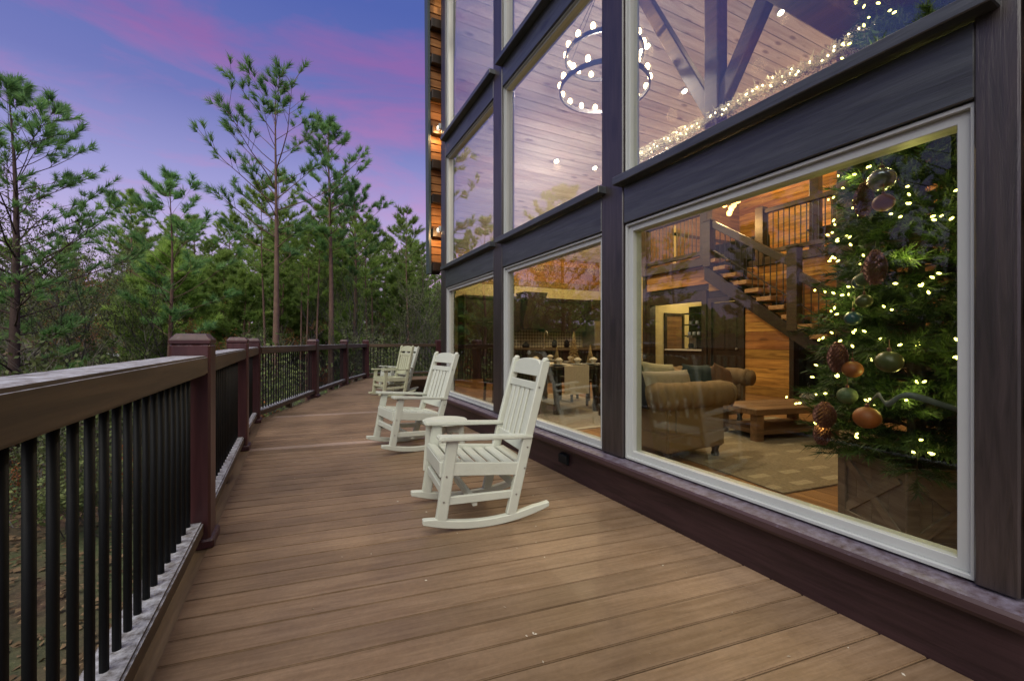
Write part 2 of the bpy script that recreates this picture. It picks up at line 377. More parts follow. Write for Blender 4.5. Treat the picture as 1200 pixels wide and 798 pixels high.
# ================================================================== deck
XF = 2.055                                     # face of the kick board
def edge_l(y):
    if y <= 7.05: return -.44
    return -.44+(y-7.05)*.352
def edge_r(y):
    return XF if y <= 6.62 else XF+(y-6.62)*.35
deck = tag(MB().box(-.42, 2.3, -2, 6.6, -.09, -.035).prism([(-.42,6.6),(2.05,6.6),(4.6,14.0),(9,14.0),(9,13.4),(9,14.1),(2.05,14.1),(-.42,7.1)], 'z', -.09, -.035).build('deck', M_VOID), kind='structure')  # dark sheet below the boards, coloured to stand in for shade in the gaps
P, GAP, SKEW = .1435, .0055, .1387        # the boards run a few degrees off square to the house
def cut(yk, edge):
    x = 0.
    for _ in range(12): x = edge(yk-SKEW*x)
    return Vector((x, yk-SKEW*x, 0))
ang = -math.atan(SKEW); RI = Matrix.Rotation(-ang, 3, 'Z')
for i in range(114):
    y = -1.6+i*P; a_, c_ = y+GAP/2, y+P-GAP/2
    br = abs(y+P/2-5.20) < P*.5 or abs(y+P/2-7.32) < P*.5
    if c_-SKEW*1.9 > 13.95: continue
    pts = [cut(a_,edge_l), cut(a_,edge_r), cut(c_,edge_r), cut(c_,edge_l)]
    o_ = Vector((.8, y+P/2-SKEW*.8, 0)); pts = [RI @ (p-o_) for p in pts]
    MB().prism([(p.x,p.y) for p in pts], 'z', -.028, 0).build('deck_board', M_DECKL if br else M_DECK, deck, bevel=.0035, seg=2, loc=o_, rot=(0,0,ang))
# pale flecks and bits of dry leaf lying on the boards
fl = MB(); R = random.Random(15)
for k in range(130):
    x, y = R.uniform(-.3,1.9), R.uniform(.6,6.5); s = R.uniform(.003,.009)*(1.6 if k % 9 == 0 else 1); a = R.random()*6.28
    fl.add([(x+s*math.cos(a),y+s*math.sin(a),.0015),(x-s*.4*math.sin(a),y+s*.4*math.cos(a),.0045),(x-s*math.cos(a),y-s*math.sin(a),.002),(x+s*.5*math.sin(a),y-s*.5*math.cos(a),.0015)],[(0,1,2,3)])
tag(fl.build('leaf_flecks', plain('pale_fleck',(.5,.45,.36),.8,.3,9), None), kind='stuff')
# rim board that frames the open edge, a step below the boards
for (x0, y0, x1, y1) in ((-.5, -1.6, -.5, 7.07), (-.5, 7.07, 1.95, 14.02), (1.95, 14.02, 9, 14.02)):
    MB().bar((x0, y0, -.03), (x1, y1, -.03), .13, .05).build('rim_cap', M_FASCIA, deck)
    MB().bar((x0-.04, y0, -.19), (x1-.04, y1, -.19), .05, .26).build('rim_joist', M_FASCIA, deck)
for (x, y) in ((-.42,.4),(-.42,3.0),(-.42,5.4),(-.35,7.2),(.5,9.7),(1.3,12.2),(2.1,13.9),(4.6,13.9),(7,13.9)):
    z = gz(x, y)-.2
    MB().box(x-.09,x+.09,y-.09,y+.09,z,-.1).build('support_post', M_FASCIA, deck)

# ================================================================== railing
rail = empty('deck_railing', (-.52,3,0), 0, 'dark maroon timber railing with black balusters and frosted top along the open deck edge', 'railing')
def rpart(mb, name, m, bevel=0, par=rail, smooth=False):
    o = mb.build(name, m, par, bevel, smooth, seg=2 if bevel else 1)
    if par is rail: o.matrix_parent_inverse = Matrix.Translation((.52,-3,0))
    return o
PM = MB().box(-.093,.093,-.093,.093,-.2,1.135).mesh('post', M_POST, .012)
cm = MB(); s = .0945
cm.add([(-s,-s,0),(s,-s,0),(s,s,0),(-s,s,0),(-s,-s,.025),(s,-s,.025),(s,s,.025),(-s,s,.025),(-.068,-.068,.058),(.068,-.068,.058),(.068,.068,.058),(-.068,.068,.058)],
       [(0,3,2,1),(0,1,5,4),(1,2,6,5),(2,3,7,6),(3,0,4,7),(4,5,9,8),(5,6,10,9),(6,7,11,10),(7,4,8,11),(8,9,10,11)])
CM = cm.mesh('post_cap', M_POST, .004)
BM_ = MB().box(-.112,.112,-.112,.112,0,.05).mesh('post_base', M_POST, .008)
posts = [(-.52,.55),(-.52,2.98),(-.55,5.36),(-.55,7.07),(.32,9.74),(1.15,12.15),(1.95,14.0),(4.3,14.0),(6.7,14.0),(9.0,14.0)]
for i, (x, y) in enumerate(posts):
    rz = 0 if i < 4 or i > 5 else -.34
    po = link('post', PM, rail, (x+.52, y-3, 0), (0,0,rz))
    link('post_cap', CM, po, (0,0,1.135)); link('post_base', BM_, po, (0,0,.0))
segs = [((-.52,-1.9),(-.52,.55))]+[(posts[i], posts[i+1]) for i in range(len(posts)-1)]
BAL = MB().tube([(0,0,.13),(0,0,.97)], .0125, 8).mesh('baluster', M_BLACK, smooth=True)
BALF = MB().tube([(0,0,.13),(0,0,.97)], .0125, 4).mesh('baluster', M_BLACK)
for i, (a, c) in enumerate(segs):
    va, vc = Vector((*a,0)), Vector((*c,0)); d = (vc-va); Ln = d.length; d.normalize()
    p, q = va+d*.095, vc-d*.095
    ang = math.atan2(-d.x, d.y)
    def railbar(z0, z1, wd, name):
        l2 = (q-p).length/2
        o = MB().box(-wd/2, wd/2, -l2, l2, z0, z1).build(name, M_RAIL, rail, bevel=.009, seg=2, loc=(p+q)/2-Vector((-.52,3,0)), rot=(0,0,ang))
    railbar(.966, 1.070, .165, 'top_rail'); railbar(.075, .150, .125, 'bottom_rail')
    n = int((Ln-.19)/.0985)
    for k in range(n):
        s = p+d*((Ln-.19)*(k+.5)/n)
        link('baluster', BAL if i < 4 else BALF, rail, s-Vector((-.52,3,0)))
    if i > 0:
        s = (p+q)/2
        MB().box(-.04,.04,-.05,.05,0,.076).build('rail_foot', M_RAIL, rail, loc=s-Vector((-.52,3,0)), rot=(0,0,ang))

# ================================================================== house
house = empty('house', (2.1,3,0), 0, 'tall timber-framed house with white-framed picture windows in dark stained posts', 'house')
HO = Vector((2.1,3,0))
def hp(mb, name, m, bevel=0, par=None, **k):
    mb2 = MB(); mb2.v = [(x-HO.x, y-HO.y, z-HO.z) for x, y, z in mb.v]; mb2.f = mb.f
    return mb2.build(name, m, par or house, bevel, **k)
# posts between the bays (face at X = 2.05)
def post_at(y0, y1, z1, x0=2.078):
    hp(MB().box(x0, 2.24, y0, y1, .315, z1), 'post', M_TIMB_Z, .006)
for (y0, y1, z1) in ((.482,.588,9.3),(2.352,2.588,9.0),(4.352,4.588,7.9),(6.40,6.62,6.9)): post_at(y0, y1, z1)
bays = [(.585, 2.347), (2.593, 4.347), (4.593, 6.395)]
# kick board and long frosted sill along the deck
hp(MB().box(XF, 2.24, -3.2, 6.62, -.2, .245), 'kick_board', M_KICK, .004)
hp(MB().prism([(1.985,.262),(1.985,.290),(1.995,.302),(2.24,.314),(2.24,.246),(1.995,.246)], 'y', .45, 6.66), 'long_sill', M_SILL)
def window(y0, y1, z0, z1, fw, sill, x0=2.098):
    f = MB(); x1 = 2.20
    e = fw*.30
    for (d0, d1, xx) in ((0, e, x0), (e+.0, fw, x0+.02)):   # outer lip and stepped inner frame, mitred rings
        a, bq = [(y0+d0,z0+d0),(y1-d0,z0+d0),(y1-d0,z1-d0),(y0+d0,z1-d0)], [(y0+d1,z0+d1),(y1-d1,z0+d1),(y1-d1,z1-d1),(y0+d1,z1-d1)]
        vv = [(xx,*p) for p in a]+[(xx,*p) for p in bq]+[(x1,*p) for p in a]+[(x1,*p) for p in bq]
        ff = []
        for k in range(4):
            n = (k+1) % 4
            ff += [(k,k+4,n+4,n), (k+8,n+8,n+12,k+12), (k,n,n+8,k+8), (k+4,k+12,n+12,n+4)]
        f.add(vv, ff)
    wo = hp(MB().box(2.205, 2.235, y0, y1, z0-.0, z0+.03), 'window', M_WHITE)
    hp(f, 'frame', M_WHITE, .002, wo)
    for o in wo.children: o.matrix_parent_inverse = Matrix()
    pane = hp(MB().box(2.150, 2.158, y0+fw-.004, y1-fw+.004, z0+fw-.004, z1-fw+.004), 'pane', M_GLASS_UP if sill else M_GLASS, 0, wo)
    if sill:
        hp(MB().box(2.005, 2.096, y0-.06, y1+.035, z0-.062, z0-.006), 'sill', M_TIMB_Y, .004, wo)
    return wo
for i, (y0, y1) in enumerate(bays):
    window(y0, y1, .318, 1.982, .056, False)
    hp(MB().box(2.081, 2.24, y0+.0015, y1-.003, 1.987, 2.252), 'beam', M_TIMB_Y, .004)
    window(y0, y1, 2.318, 4.02, .027, True)
    hp(MB().box(2.081, 2.24, y0+.0015, y1-.003, 4.025, 4.268), 'beam', M_TIMB_Y, .004)
    top = (8.3, 7.9, 6.72)[i]
    window(y0, y1, 4.332, top-.1, .027, True)
    hp(MB().box(2.081, 2.24, y0+.0015, y1-.003, top-.095, top+.35), 'beam', M_TIMB_Y, .004)
# shingled wall to the right of the windows
hp(MB().box(2.115, 2.26, -3.2, .468, .25, 9.3), 'side_wall', M_VOID)
SH = {}
R = random.Random(5)
z = .25; row = 0
while z < 3.6:
    y = .466-(.05 if row % 2 else 0)
    ny = 0
    while y > -.55:
        wd = R.uniform(.10, .19); y2 = y-wd
        hp(MB().prism([(2.114,z+.20),(2.108,z+.20),(2.082,z-.012+R.uniform(-.006,.006)),(2.114,z)], 'y', y2+.004, y), 'shingle', M_SHINGLE)
        y = y2
    z += .165; row += 1
hp(MB().box(2.095, 2.114, -3.2, .466, z+.05, 9.2), 'upper_cladding', M_SHINGLE)
# angled wall beyond the corner and the steep roof edge over it
hp(MB().prism([(2.13,6.63),(2.26,6.63),(4.4,12.7),(4.27,12.7)], 'z', -.2, 6.4), 'angled_wall', M_SHINGLE)
M_SOFF = wood('soffit_board', (.30,.12,.035), (.48,.22,.07), 'x', .5, 1., .2, .2)
def yr(z): return 7.10-(z-2.35)*.055
Z0, Z1 = 2.36, 7.6
def xo(z): return 2.045-(z-2.36)*.022
ro = hp(MB().add([(xo(Z0),yr(Z0)+.03,Z0),(2.235,yr(Z0)+.03,Z0),(2.235,yr(Z1)+.03,Z1),(xo(Z1),yr(Z1)+.03,Z1),(xo(Z0),yr(Z0)+.13,Z0-.05),(2.235,yr(Z0)+.13,Z0-.05),(2.235,yr(Z1)+.13,Z1+.05),(xo(Z1),yr(Z1)+.13,Z1+.05)],
        [(0,3,2,1),(4,5,6,7),(0,1,5,4),(1,2,6,5),(2,3,7,6),(3,0,4,7)]), 'roof_edge', M_VOID)
M_FASM = plain('green_grey_fascia', (.05,.07,.07), .4, .1)
fb = hp(MB().bar((xo(Z0)-.022,yr(Z0)+.03,Z0-.06), (xo(Z1)-.022,yr(Z1)+.03,Z1),   .04, .18, up=(0,1,0)), 'fascia', M_FASM, 0, ro)
k = 0; z = Z0
while z < Z1-.14:
    y = yr(z+.06)
    hp(MB().box(xo(z)+.01, 2.225, y-.02, y+.02, z+.006, z+.125), 'soffit_board', M_SOFF, .003, ro)
    z += .131
z = Z0
while z < Z1-.2:
    y = yr(z+.05)
    hp(MB().box(xo(z)+.005, 2.22, y-.14, y-.022, z-.02, z+.12), 'lookout', M_DARKW, .004, ro)
    z += .56
# small sconces on the corner board
for zz in (2.95, 4.60):
    sco = hp(MB().box(2.05, 2.10, 6.625, 6.66, zz-.03, zz+.05), 'wall_lamp', M_WHITE)
    hp(MB().lathe([(.014,0),(.026,.012),(.028,.05),(.02,.07)], 12, (2.055,6.69,zz-.04)), 'lamp_globe', M_GLOBE, 0, sco)
    lamp('soffit_light', (2.085,6.76,zz), 8, (1,.60,.25), .03)
# step light set into the kick board
sl = hp(MB().prism([(2.055,.10),(2.02,.115),(2.02,.185),(2.055,.195)], 'y', 2.98, 3.10), 'step_light', M_BLACK, .004)
# roof over the whole house
def roofz(y): return 10.69-.49*abs(y+1.0)
for sgn, y1, nm in ((1, 12.9, 'roof'), (-1, -3.4, 'roof')):
    ya = 6.66 if sgn > 0 else y1
    hp(MB().prism([(-1.0,10.93),(-1.0,11.18),(ya,roofz(ya)+.49),(ya,roofz(ya)+.24)], 'x', 1.98, 13.4), 'roof', M_VOID)
    if sgn > 0:
        p4 = [(2.25,6.67),(13.4,6.67),(13.4,12.9),(4.45,12.9)]
        hp(MB().add([(x,y,roofz(y)+.24) for x,y in p4]+[(x,y,roofz(y)+.49) for x,y in p4], [(0,3,2,1),(4,5,6,7),(0,1,5,4),(1,2,6,5),(2,3,7,6),(3,0,4,7)]), 'roof', M_VOID)
for i,(y0,y1,zt) in enumerate(((-3.2,.47,9.3),(.47,2.6,8.66),(2.6,4.6,8.25),(4.6,6.62,7.08))):
    hp(MB().prism([(y0,zt),(y1,zt),(y1,roofz(y1)+.2)]+([(-1.0,10.9)] if y0<-1<y1 else [])+[(y0,roofz(y0)+.2)], 'x', 2.12, 2.24), 'gable_wall', M_SHINGLE)
hp(MB().box(2.26, 13.4, -3.35, -3.2, -.3, 8.2), 'end_wall', M_SHINGLE)
hp(MB().box(13.25, 13.4, -3.2, 12.9, -.3, 9.9), 'back_wall', M_SHINGLE)
hp(MB().box(4.4, 13.25, 12.75, 12.9, -.3, 4.6), 'end_wall', M_SHINGLE)
M_BROWN = wood('brown_lining', (.12,.06,.025), (.22,.12,.05), 'x', .6, .8, .1, .2)
# ================================================================== interior shell
R = random.Random(11)
floor = tag(MB().box(2.24, 13.25, -3.2, 12.75, -.2, -.032).build('floor', M_VOID), kind='structure')
x = 2.245
while x < 10.2:
    y = -3.2-R.random()*2
    while y < 12.7:
        l = R.uniform(2.6, 4.4); a, c = max(y, -3.2), min(y+l, 12.7)
        if c-a > .1: MB().box(-.082, .082, -(c-a)/2+.001, (c-a)/2-.001, -.03, 0).build('floor_plank', M_FLOOR, floor, loc=(x+.083, (a+c)/2, 0))
        y += l
    x += .1665
def xin(y): return 2.25 if y < 6.6 else 2.25+(y-6.6)*.352
cbm = MB()
for q in ([(2.25,-1.0),(13.3,-1.0),(13.3,6.6),(2.25,6.6)], [(2.25,6.6),(13.3,6.6),(13.3,12.8),(xin(12.8),12.8)], [(2.25,-3.2),(13.3,-3.2),(13.3,-1.0),(2.25,-1.0)]):
    cbm.add([(x,y,roofz(y)+.09) for x,y in q]+[(x,y,roofz(y)+.19) for x,y in q], [(0,3,2,1),(4,5,6,7),(0,1,5,4),(1,2,6,5),(2,3,7,6),(3,0,4,7)])
ceil = tag(cbm.build('ceiling', M_VOID), kind='structure')
CPM = None
for sgn, n in ((1, 76), (-1, 12)):
    for k in range(n):
        s0 = .0+k*.2; y = -1.0+sgn*(s0+.1)*.898; z = roofz(y)+.02
        off = R.random()*3-1.5
        if CPM is None: CPM = MB().box(-5.55, 5.55, -.0965, .0965, 0, .025).mesh('ceiling_plank', M_CEIL, .006)
        if y < 6.4: link('ceiling_plank', CPM, ceil, (7.80, y, z), (-sgn*math.atan(.49), 0, 0))
        else:
            xa = xin(y)+.03; MB().box(-(13.35-xa)/2, (13.35-xa)/2, -.0965, .0965, 0, .025).build('ceiling_plank', M_CEIL, ceil, bevel=.006, loc=((13.35+xa)/2, y, z), rot=(-sgn*math.atan(.49), 0, 0))
# back wall of orange planks below the loft
swall = tag(MB().box(8.86, 8.98, 7.0, 9.1, 2.40, 3.0).box(8.86,8.98,5.05,6.1,0,1.35).box(8.86,8.98,6.1,7.0,2.2,3.0).build('stair_wall', M_VOID), kind='structure')
def ystr(z): return 4.62+(z-1.30)*1.30      # where the stair stringer cuts the wall
z = 0.0
while z < 2.98:
    hgt = .195; zt = min(z+hgt-.006, 3.0)
    if z < 2.18:
        runs = [(5.10, 6.05)] if z < 1.6 else [(max(5.10, ystr(z+.2)), 6.05)]
    elif z < 2.35: runs = [(max(5.1, ystr(z+.2)), 6.98)]
    else: runs = [(max(5.1, ystr(z+.2)), 9.0)]
    for a, c in runs:
        if c-a < .08: continue
        cuts = [a, c] if c-a < 1.4 else [a, a+(c-a)*R.uniform(.35,.65), c]
        for p, q in zip(cuts, cuts[1:]):
            MB().box(-.025, 0, -(q-p)/2+.002, (q-p)/2-.002, -(zt-z)/2, (zt-z)/2).build('wall_plank', M_PLANK, swall, bevel=.003, loc=(8.86-R.uniform(0,.006), (p+q)/2, (z+zt)/2))
    z += hgt
MB().box(8.80, 8.98, 5.0, 5.09, 0, 1.55).build('corner_trim', M_DARKW, swall)
MB().box(8.79, 8.99, 9.0, 9.12, 0, 4.3).build('corner_trim', M_DARKW, swall)
# cased opening and panelled door
for (a, c, z0, z1) in ((7.02,7.16,0,2.38),(8.85,8.99,0,2.38),(7.16,8.85,2.14,2.38)):
    MB().box(8.80, 9.02, a, c, z0, z1).build('opening_casing', M_DARKW, swall, bevel=.004)
door = MB().box(8.845, 8.885, 6.16, 6.88, .01, 2.06).build('door', M_DARKW, swall, bevel=.003)
for (a, c, z0, z1) in ((6.055,6.155,0,2.18),(6.885,6.985,0,2.18),(6.155,6.885,2.07,2.18)):
    MB().box(8.80, 8.90, a, c, z0, z1).build('casing', M_DARKW, door, bevel=.004)
for (a, c) in ((6.25,6.49),(6.55,6.79)):
    MB().prism([(a,.95),(c,.95),(c,1.78),((a+c)/2,1.90),(a,1.78)], 'x', 8.832, 8.846).build('panel', M_DARKW, door, bevel=.006)
    MB().box(8.832, 8.846, a, c, .18, .82).build('panel', M_DARKW, door, bevel=.006)
MB().lathe([(.012,0),(.028,.02),(.03,.04),(.0,.06)], 12, (0,0,0)).build('handle', M_STEEL, door, smooth=True, loc=(8.845,6.24,.98), rot=(0,-PI/2,0))
# room behind the opening
hall = tag(MB().box(11.3, 11.4, 6.6, 9.4, 0, 2.9).build('hall_wall', M_PLAST), kind='structure')
tag(MB().box(8.98, 11.4, 9.12, 9.2, 0, 2.9).build('hall_side_wall', M_PLAST), kind='structure')
tag(MB().box(8.99, 11.4, 6.6, 9.2, 2.8, 2.9).build('hall_ceiling', M_PLAST), kind='structure')
hsw = bpy.data.objects['hall_side_wall']
for (a, c, z0, z1) in ((9.62,9.70,0,1.98),(10.34,10.42,0,1.98),(9.70,10.34,1.90,1.98)):
    MB().box(a, c, 9.07, 9.12, z0, z1).build('doorway_casing', M_DARKW, hsw)
MB().box(9.70,10.34,9.10,9.118,0,1.90).build('doorway_leaf', M_BROWN, hsw)
lamp('hall_light', (10.2, 8.0, 2.5), 60, (1,.80,.48), .15)
cb = empty('coffee_bar', (9.4,7.4,0), 0, 'dark coffee bar shelves with a pale counter inside the cased opening', 'shelf')
def off(mb, o, c=None):
    mb.v = [(x-o[0], y-o[1], z-o[2]) for x, y, z in mb.v]; return mb
O = (9.4,7.4,0)
off(MB().box(9.2,9.75,7.18,8.62,0,.90),O).build('cabinet', M_DARKW, cb); off(MB().box(9.16,9.77,7.18,8.66,.90,.94),O).build('counter', plain('pale_stone',(.55,.52,.45),.3,.1), cb, bevel=.004)
off(MB().box(9.70,9.75,7.70,8.30,.94,2.10),O).build('back_panel', M_DARKW, cb)
for z in (1.28, 1.58, 1.88): off(MB().box(9.42,9.70,7.70,8.30,z,z+.03),O).build('shelf', M_DARKW, cb)
cof = empty('coffee_maker', (9.36,7.92,.94), 0, 'small steel coffee maker on the pale counter of the coffee bar', 'coffee maker')
MB().box(-.08,.09,-.09,.09,0,.03).box(.02,.09,-.09,.09,.03,.30).box(-.09,.09,-.09,.09,.30,.36).build('body', M_STEEL, cof, bevel=.008)
MB().lathe([(.045,.03),(.06,.06),(.06,.13),(.04,.16)],14,(-.035,0,0)).build('carafe', M_BLACK, cof)
MUG = MB().lathe([(.03,0),(.04,.01),(.042,.095),(.036,.095),(.034,.02)],14).mesh('mug', M_WHITE, smooth=True)
for i,(yy,zz) in enumerate(((7.85,1.31),(8.0,1.31),(8.15,1.31),(7.9,1.61),(8.1,1.61))):
    tag(link('mug', MUG, None, (9.55,yy,zz)), ('white mug on the lower coffee bar shelf' if zz<1.5 else 'white mug on the middle coffee bar shelf'), 'mug', 'mugs on the coffee bar shelves')
# wall behind the stairs, loft floors and loft back wall
bwall = tag(MB().box(9.96, 10.1, 2.2, 6.75, 0, 3.0).build('stairwell_wall', M_VOID), kind='structure')
z = 1.2
while z < 2.95:
    MB().box(-.025,0,-2.25,2.25,-.0945,.0945).build('wall_plank', M_PLANK, bwall, bevel=.003, loc=(9.96-R.uniform(0,.005),4.48,z+.0975)); z += .195
lw = tag(MB().box(13.1,13.25,-3,12.7,3.0,9.6).build('loft_back_wall', M_VOID), kind='structure')
z = 3.14
LPM = MB().box(-.025,0,-2.49,2.49,-.0945,.0945).mesh('wall_plank', M_PLANK, .003)
while z < 7.2:
    for yc in (9.2, 4.2, -.8): link('wall_plank', LPM, lw, (13.1-R.uniform(0,.006), yc, z+.0975))
    z += .195
tag(MB().box(8.80,13.1,6.76,9.14,2.98,3.12).box(10.0,13.1,2.2,6.76,2.98,3.12).box(10.0,13.1,9.14,12.6,4.3,4.4).build('loft_floor', M_DARKW), kind='structure')
tag(MB().box(8.9,13.1,9.15,9.3,3.12,5.7).build('loft_side_wall', M_BROWN), kind='structure')
tag(MB().box(10.02,10.14,9.14,12.7,0,4.6).build('kitchen_side_wall', M_PLAST), kind='structure')
aw = tag(MB().prism([(2.27,6.64),(2.30,6.64),(4.44,12.7),(4.41,12.7)], 'z', 0, 6.5).build('angled_wall_lining', M_BROWN), kind='structure')
for k in range(21):
    z0 = 2.62+k*.195; y1 = min(12.6, (10.69-.49-z0-.22)/.49)
    pa = Vector((2.33,6.66,z0+.095)); pb = pa+Vector((.352,1,0))*(y1-6.66)
    if y1 > 7: MB().bar(pa, pb, .025, .189).build('wall_plank', M_CEIL, aw)
kw = tag(MB().prism([(4.3,-.1),(10.1,-.1),(10.1,4.2),(4.3,4.2)], 'y', 12.62, 12.74).build('kitchen_wall', M_PLAST), kind='structure')
for k in range(6): MB().box(-2.9,2.9,-.025,0,-.0945,.0945).build('wall_plank', M_PLANK, kw, bevel=.003, loc=(7.2,12.62,3.0+k*.195+.0975))
ew = tag(MB().box(2.3,13,-3.19,-3.1,0,8).build('end_wall_lining', M_PLAST), kind='structure')
# loft railings
def loft_rail(name, X, y0, y1, z0, label):
    e = empty(name, (X,(y0+y1)/2,z0), 0, label, 'railing')
    h = (y1-y0)/2
    MB().box(-.06,.06,-h,h,1.07,1.17).build('top_rail', M_DARKH, e, bevel=.006)
    MB().box(-.05,.05,-h,h,.10,.20).build('bottom_rail', M_DARKH, e, bevel=.006)
    MB().box(-.08,.07,-h,h,-.16,.02).build('edge_beam', M_DARKH, e, bevel=.006)
    for yy in (-h, h): MB().box(-.10,.10,yy-.10,yy+.10,-.16,1.24).build('post', M_DARKH, e, bevel=.008)
    n = int(2*h/.13); bmesh_ = MB().tube([(0,0,.2),(0,0,1.07)],.012,6).mesh('baluster', M_IRON)
    for k in range(n): link('baluster', bmesh_, e, (0,-h+.1+(2*h-.2)*(k+.5)/n,0))
loft_rail('loft_railing', 8.74, 6.98, 8.95, 3.12, 'dark loft railing with iron balusters left of the staircase top')
loft_rail('loft_railing', 9.98, 4.75, 6.42, 3.12, 'dark loft railing in front of the loft desk, right of the staircase top')
# staircase
st = empty('staircase', (8.7,5,0), 0, 'open staircase with dark stringer, orange wooden treads and iron balusters climbing to the loft', 'staircase')
SO = (8.7,5,0)
TM = MB().box(-.04,1.02,-.155,.155,-.085,0).mesh('tread', M_TREAD, .006)
for i in range(15):
    link('tread', TM, st, (8.66-SO[0], 6.80-.259*i-SO[1], 3.07-.199*i))
for xs in (8.735, 9.60):
    off(MB().prism([(7.0,2.97),(7.0,2.62),(2.9,-.30),(2.9,-.02),(3.1,.05)], 'x', xs-.035, xs+.035), SO).build('stringer', M_DARKW, st, bevel=.004)
for (yy, z0, z1) in ((6.86,2.9,4.02),(4.93,1.35,3.04),(2.95,0,1.4)):
    off(MB().box(8.60,8.80,yy-.10,yy+.10,z0,z1).box(8.585,8.815,yy-.115,yy+.115,z1-.06,z1-.03), SO).build('newel_post', M_DARKH, st, bevel=.008)
off(MB().bar((8.70,6.78,3.90),(8.70,5.02,2.72),.10,.15), SO).build('handrail', M_DARKH, st, bevel=.01)
off(MB().bar((8.70,4.84,2.42),(8.70,3.0,1.12),.10,.15), SO).build('handrail', M_DARKH, st, bevel=.01)
off(MB().bar((8.70,6.76,3.28),(8.70,5.02,2.02),.016,.016), SO).build('guard_rod', M_IRON, st)
off(MB().bar((8.70,4.84,1.88),(8.70,3.0,.46),.016,.016), SO).build('guard_rod', M_IRON, st)
k = 0
y = 6.70
while y > 3.1:
    zt = 3.90-(6.78-y)*.671 if y > 5 else 2.42-(4.84-y)*.7065
    zb = 3.07-.199*round((6.80-y)/.259)
    if abs(y-4.93) > .13: off(MB().tube([(8.70,y,zb),(8.70,y,zt-.05)],.0105,6), SO).build('baluster', M_IRON, st)
    y -= .1295
# tall timber posts and roof timbers
def timber(name, mb, o, label, cat, mt=None):
    t_ = off(mb, o).build(name, mt or M_DARKH, None, bevel=.01); t_.location = o; return tag(t_, label, cat)
timber('timber_post', MB().box(8.60,8.86,3.90,4.16,0,8.2), (8.73,4.03,0), 'tall dark timber post rising beside the lower stairs behind the christmas tree', 'post')
timber('timber_post', MB().box(11.0,11.2,5.7,5.9,3.12,7.35), (11.1,5.8,3.12), 'dark timber post standing on the loft behind the right railing', 'post')
tr = empty('roof_truss', (4.4,3.38,3.5), 0, 'dark timber king post truss with two slanting struts behind the upper right window', 'truss')
TO = (4.4,3.38,3.5)
off(MB().box(4.28,4.52,.2,10.5,3.32,3.62),TO).build('tie_beam', M_DARKH, tr, bevel=.01)
off(MB().box(4.31,4.49,3.29,3.47,3.60,8.50),TO).build('king_post', M_DARKH, tr, bevel=.01)
off(MB().bar((4.4,3.42,3.85),(4.4,5.35,7.6),.13,.16),TO).build('strut', M_DARKH, tr, bevel=.01)
off(MB().bar((4.4,3.34,3.85),(4.4,1.60,6.6),.13,.16),TO).build('strut', M_DARKH, tr, bevel=.01)
timber('purlin', MB().box(2.3,9.7,2.05,2.30,4.10,4.42), (6,2.2,4.1), 'dark horizontal timber beam running into the house from the upper right window', 'beam')

# ================================================================== lights in the house
WARM = (1.0,.68,.33)
spots = [(5.90,9.14),(7.07,9.09),(7.88,6.87),(8.60,5.14),(6.28,6.40),(7.6,3.6),(5.0,1.6)]
for i,(x,y) in enumerate(spots):
    z = roofz(y)
    e = empty('recessed_light', (x,y,z+.012), 0, None, 'ceiling light', 'recessed lights in the plank ceiling'); e.rotation_euler = (-math.atan(.49),0,0)
    MB().lathe([(.055,-.004),(.085,-.004),(.09,-.016),(.055,-.02)],18).build('trim_ring', M_WHITE, e)
    MB().lathe([(.056,-.010),(.054,-.028),(.035,-.044),(.004,-.048)],18).build('lens', M_SPOT, e)
    lamp('recessed_lamp', (x,y,z-.10), 130, WARM, .07, 'SPOT')
    e['label'] = ['recessed light in the plank ceiling seen left in the middle upper window','recessed light in the plank ceiling seen right in the middle upper window','recessed ceiling light seen left of the truss post in the right upper window','recessed ceiling light near the top right corner of the right upper window','recessed ceiling light at the left edge of the right upper window','recessed ceiling light deep in the room above the staircase','recessed ceiling light near the house front above the christmas tree'][i]
lamp('kitchen_fill_light', (6.4, 10.9, 3.4), 50, (1,.78,.36), .2)  # added point light that brightens the kitchen; no fixture stands there
lamp('kitchen_fill_light', (8.4, 10.9, 3.4), 30, (1,.78,.36), .2)  # second added kitchen light, likewise without a fixture
lamp('added_fill_light', (3.5,4.3,3.2), 28, (1,.70,.26), .04)  # unseen light added so a warm glow spills onto the deck
lamp('added_fill_light', (5.6,8.6,4.4), 150, (1,.84,.64), .03)  # unseen light added to brighten the ceiling behind the left upper panes
lamp('loft_lamp', (11.6, 7.6, 5.2), 110, WARM, .2)
lamp('loft_lamp', (11.6, 4.2, 5.6), 120, WARM, .2)
# two-ring chandelier
ch = empty('chandelier', (3.9,4.8,4.73), 0, 'two-ring iron chandelier with round glowing bulbs hanging behind the middle upper window', 'chandelier')
BULB = MB().lathe([(.008,0),(.028,.02),(.034,.05),(.024,.08),(.006,.092)],10).mesh('bulb', M_BULB, smooth=True)
for rad, dz, n in ((.62,0,17),(.54,.46,15)):
    rg = MB(); NN = 48
    for k in range(NN):
        a = 2*PI*k/NN
        for (dr, hz) in ((-.012,-.03),(.012,-.03),(.012,.03),(-.012,.03)): rg.v.append(((rad+dr)*math.cos(a),(rad+dr)*math.sin(a),hz+dz))
    for k in range(NN):
        for j in range(4): rg.f.append((k*4+j,((k+1)%NN)*4+j,((k+1)%NN)*4+(j+1)%4,k*4+(j+1)%4))
    rg.build('ring', M_IRON, ch)
    for k in range(n):
        a = 2*PI*k/n; link('bulb', BULB, ch, (rad*math.cos(a),rad*math.sin(a),.03+dz))
    for k in range(3):
        a = 2*PI*k/3+.4; MB().tube([(rad*math.cos(a),rad*math.sin(a),dz+.03),(0,0,1.6)],.005,4).build('cable', M_IRON, ch)
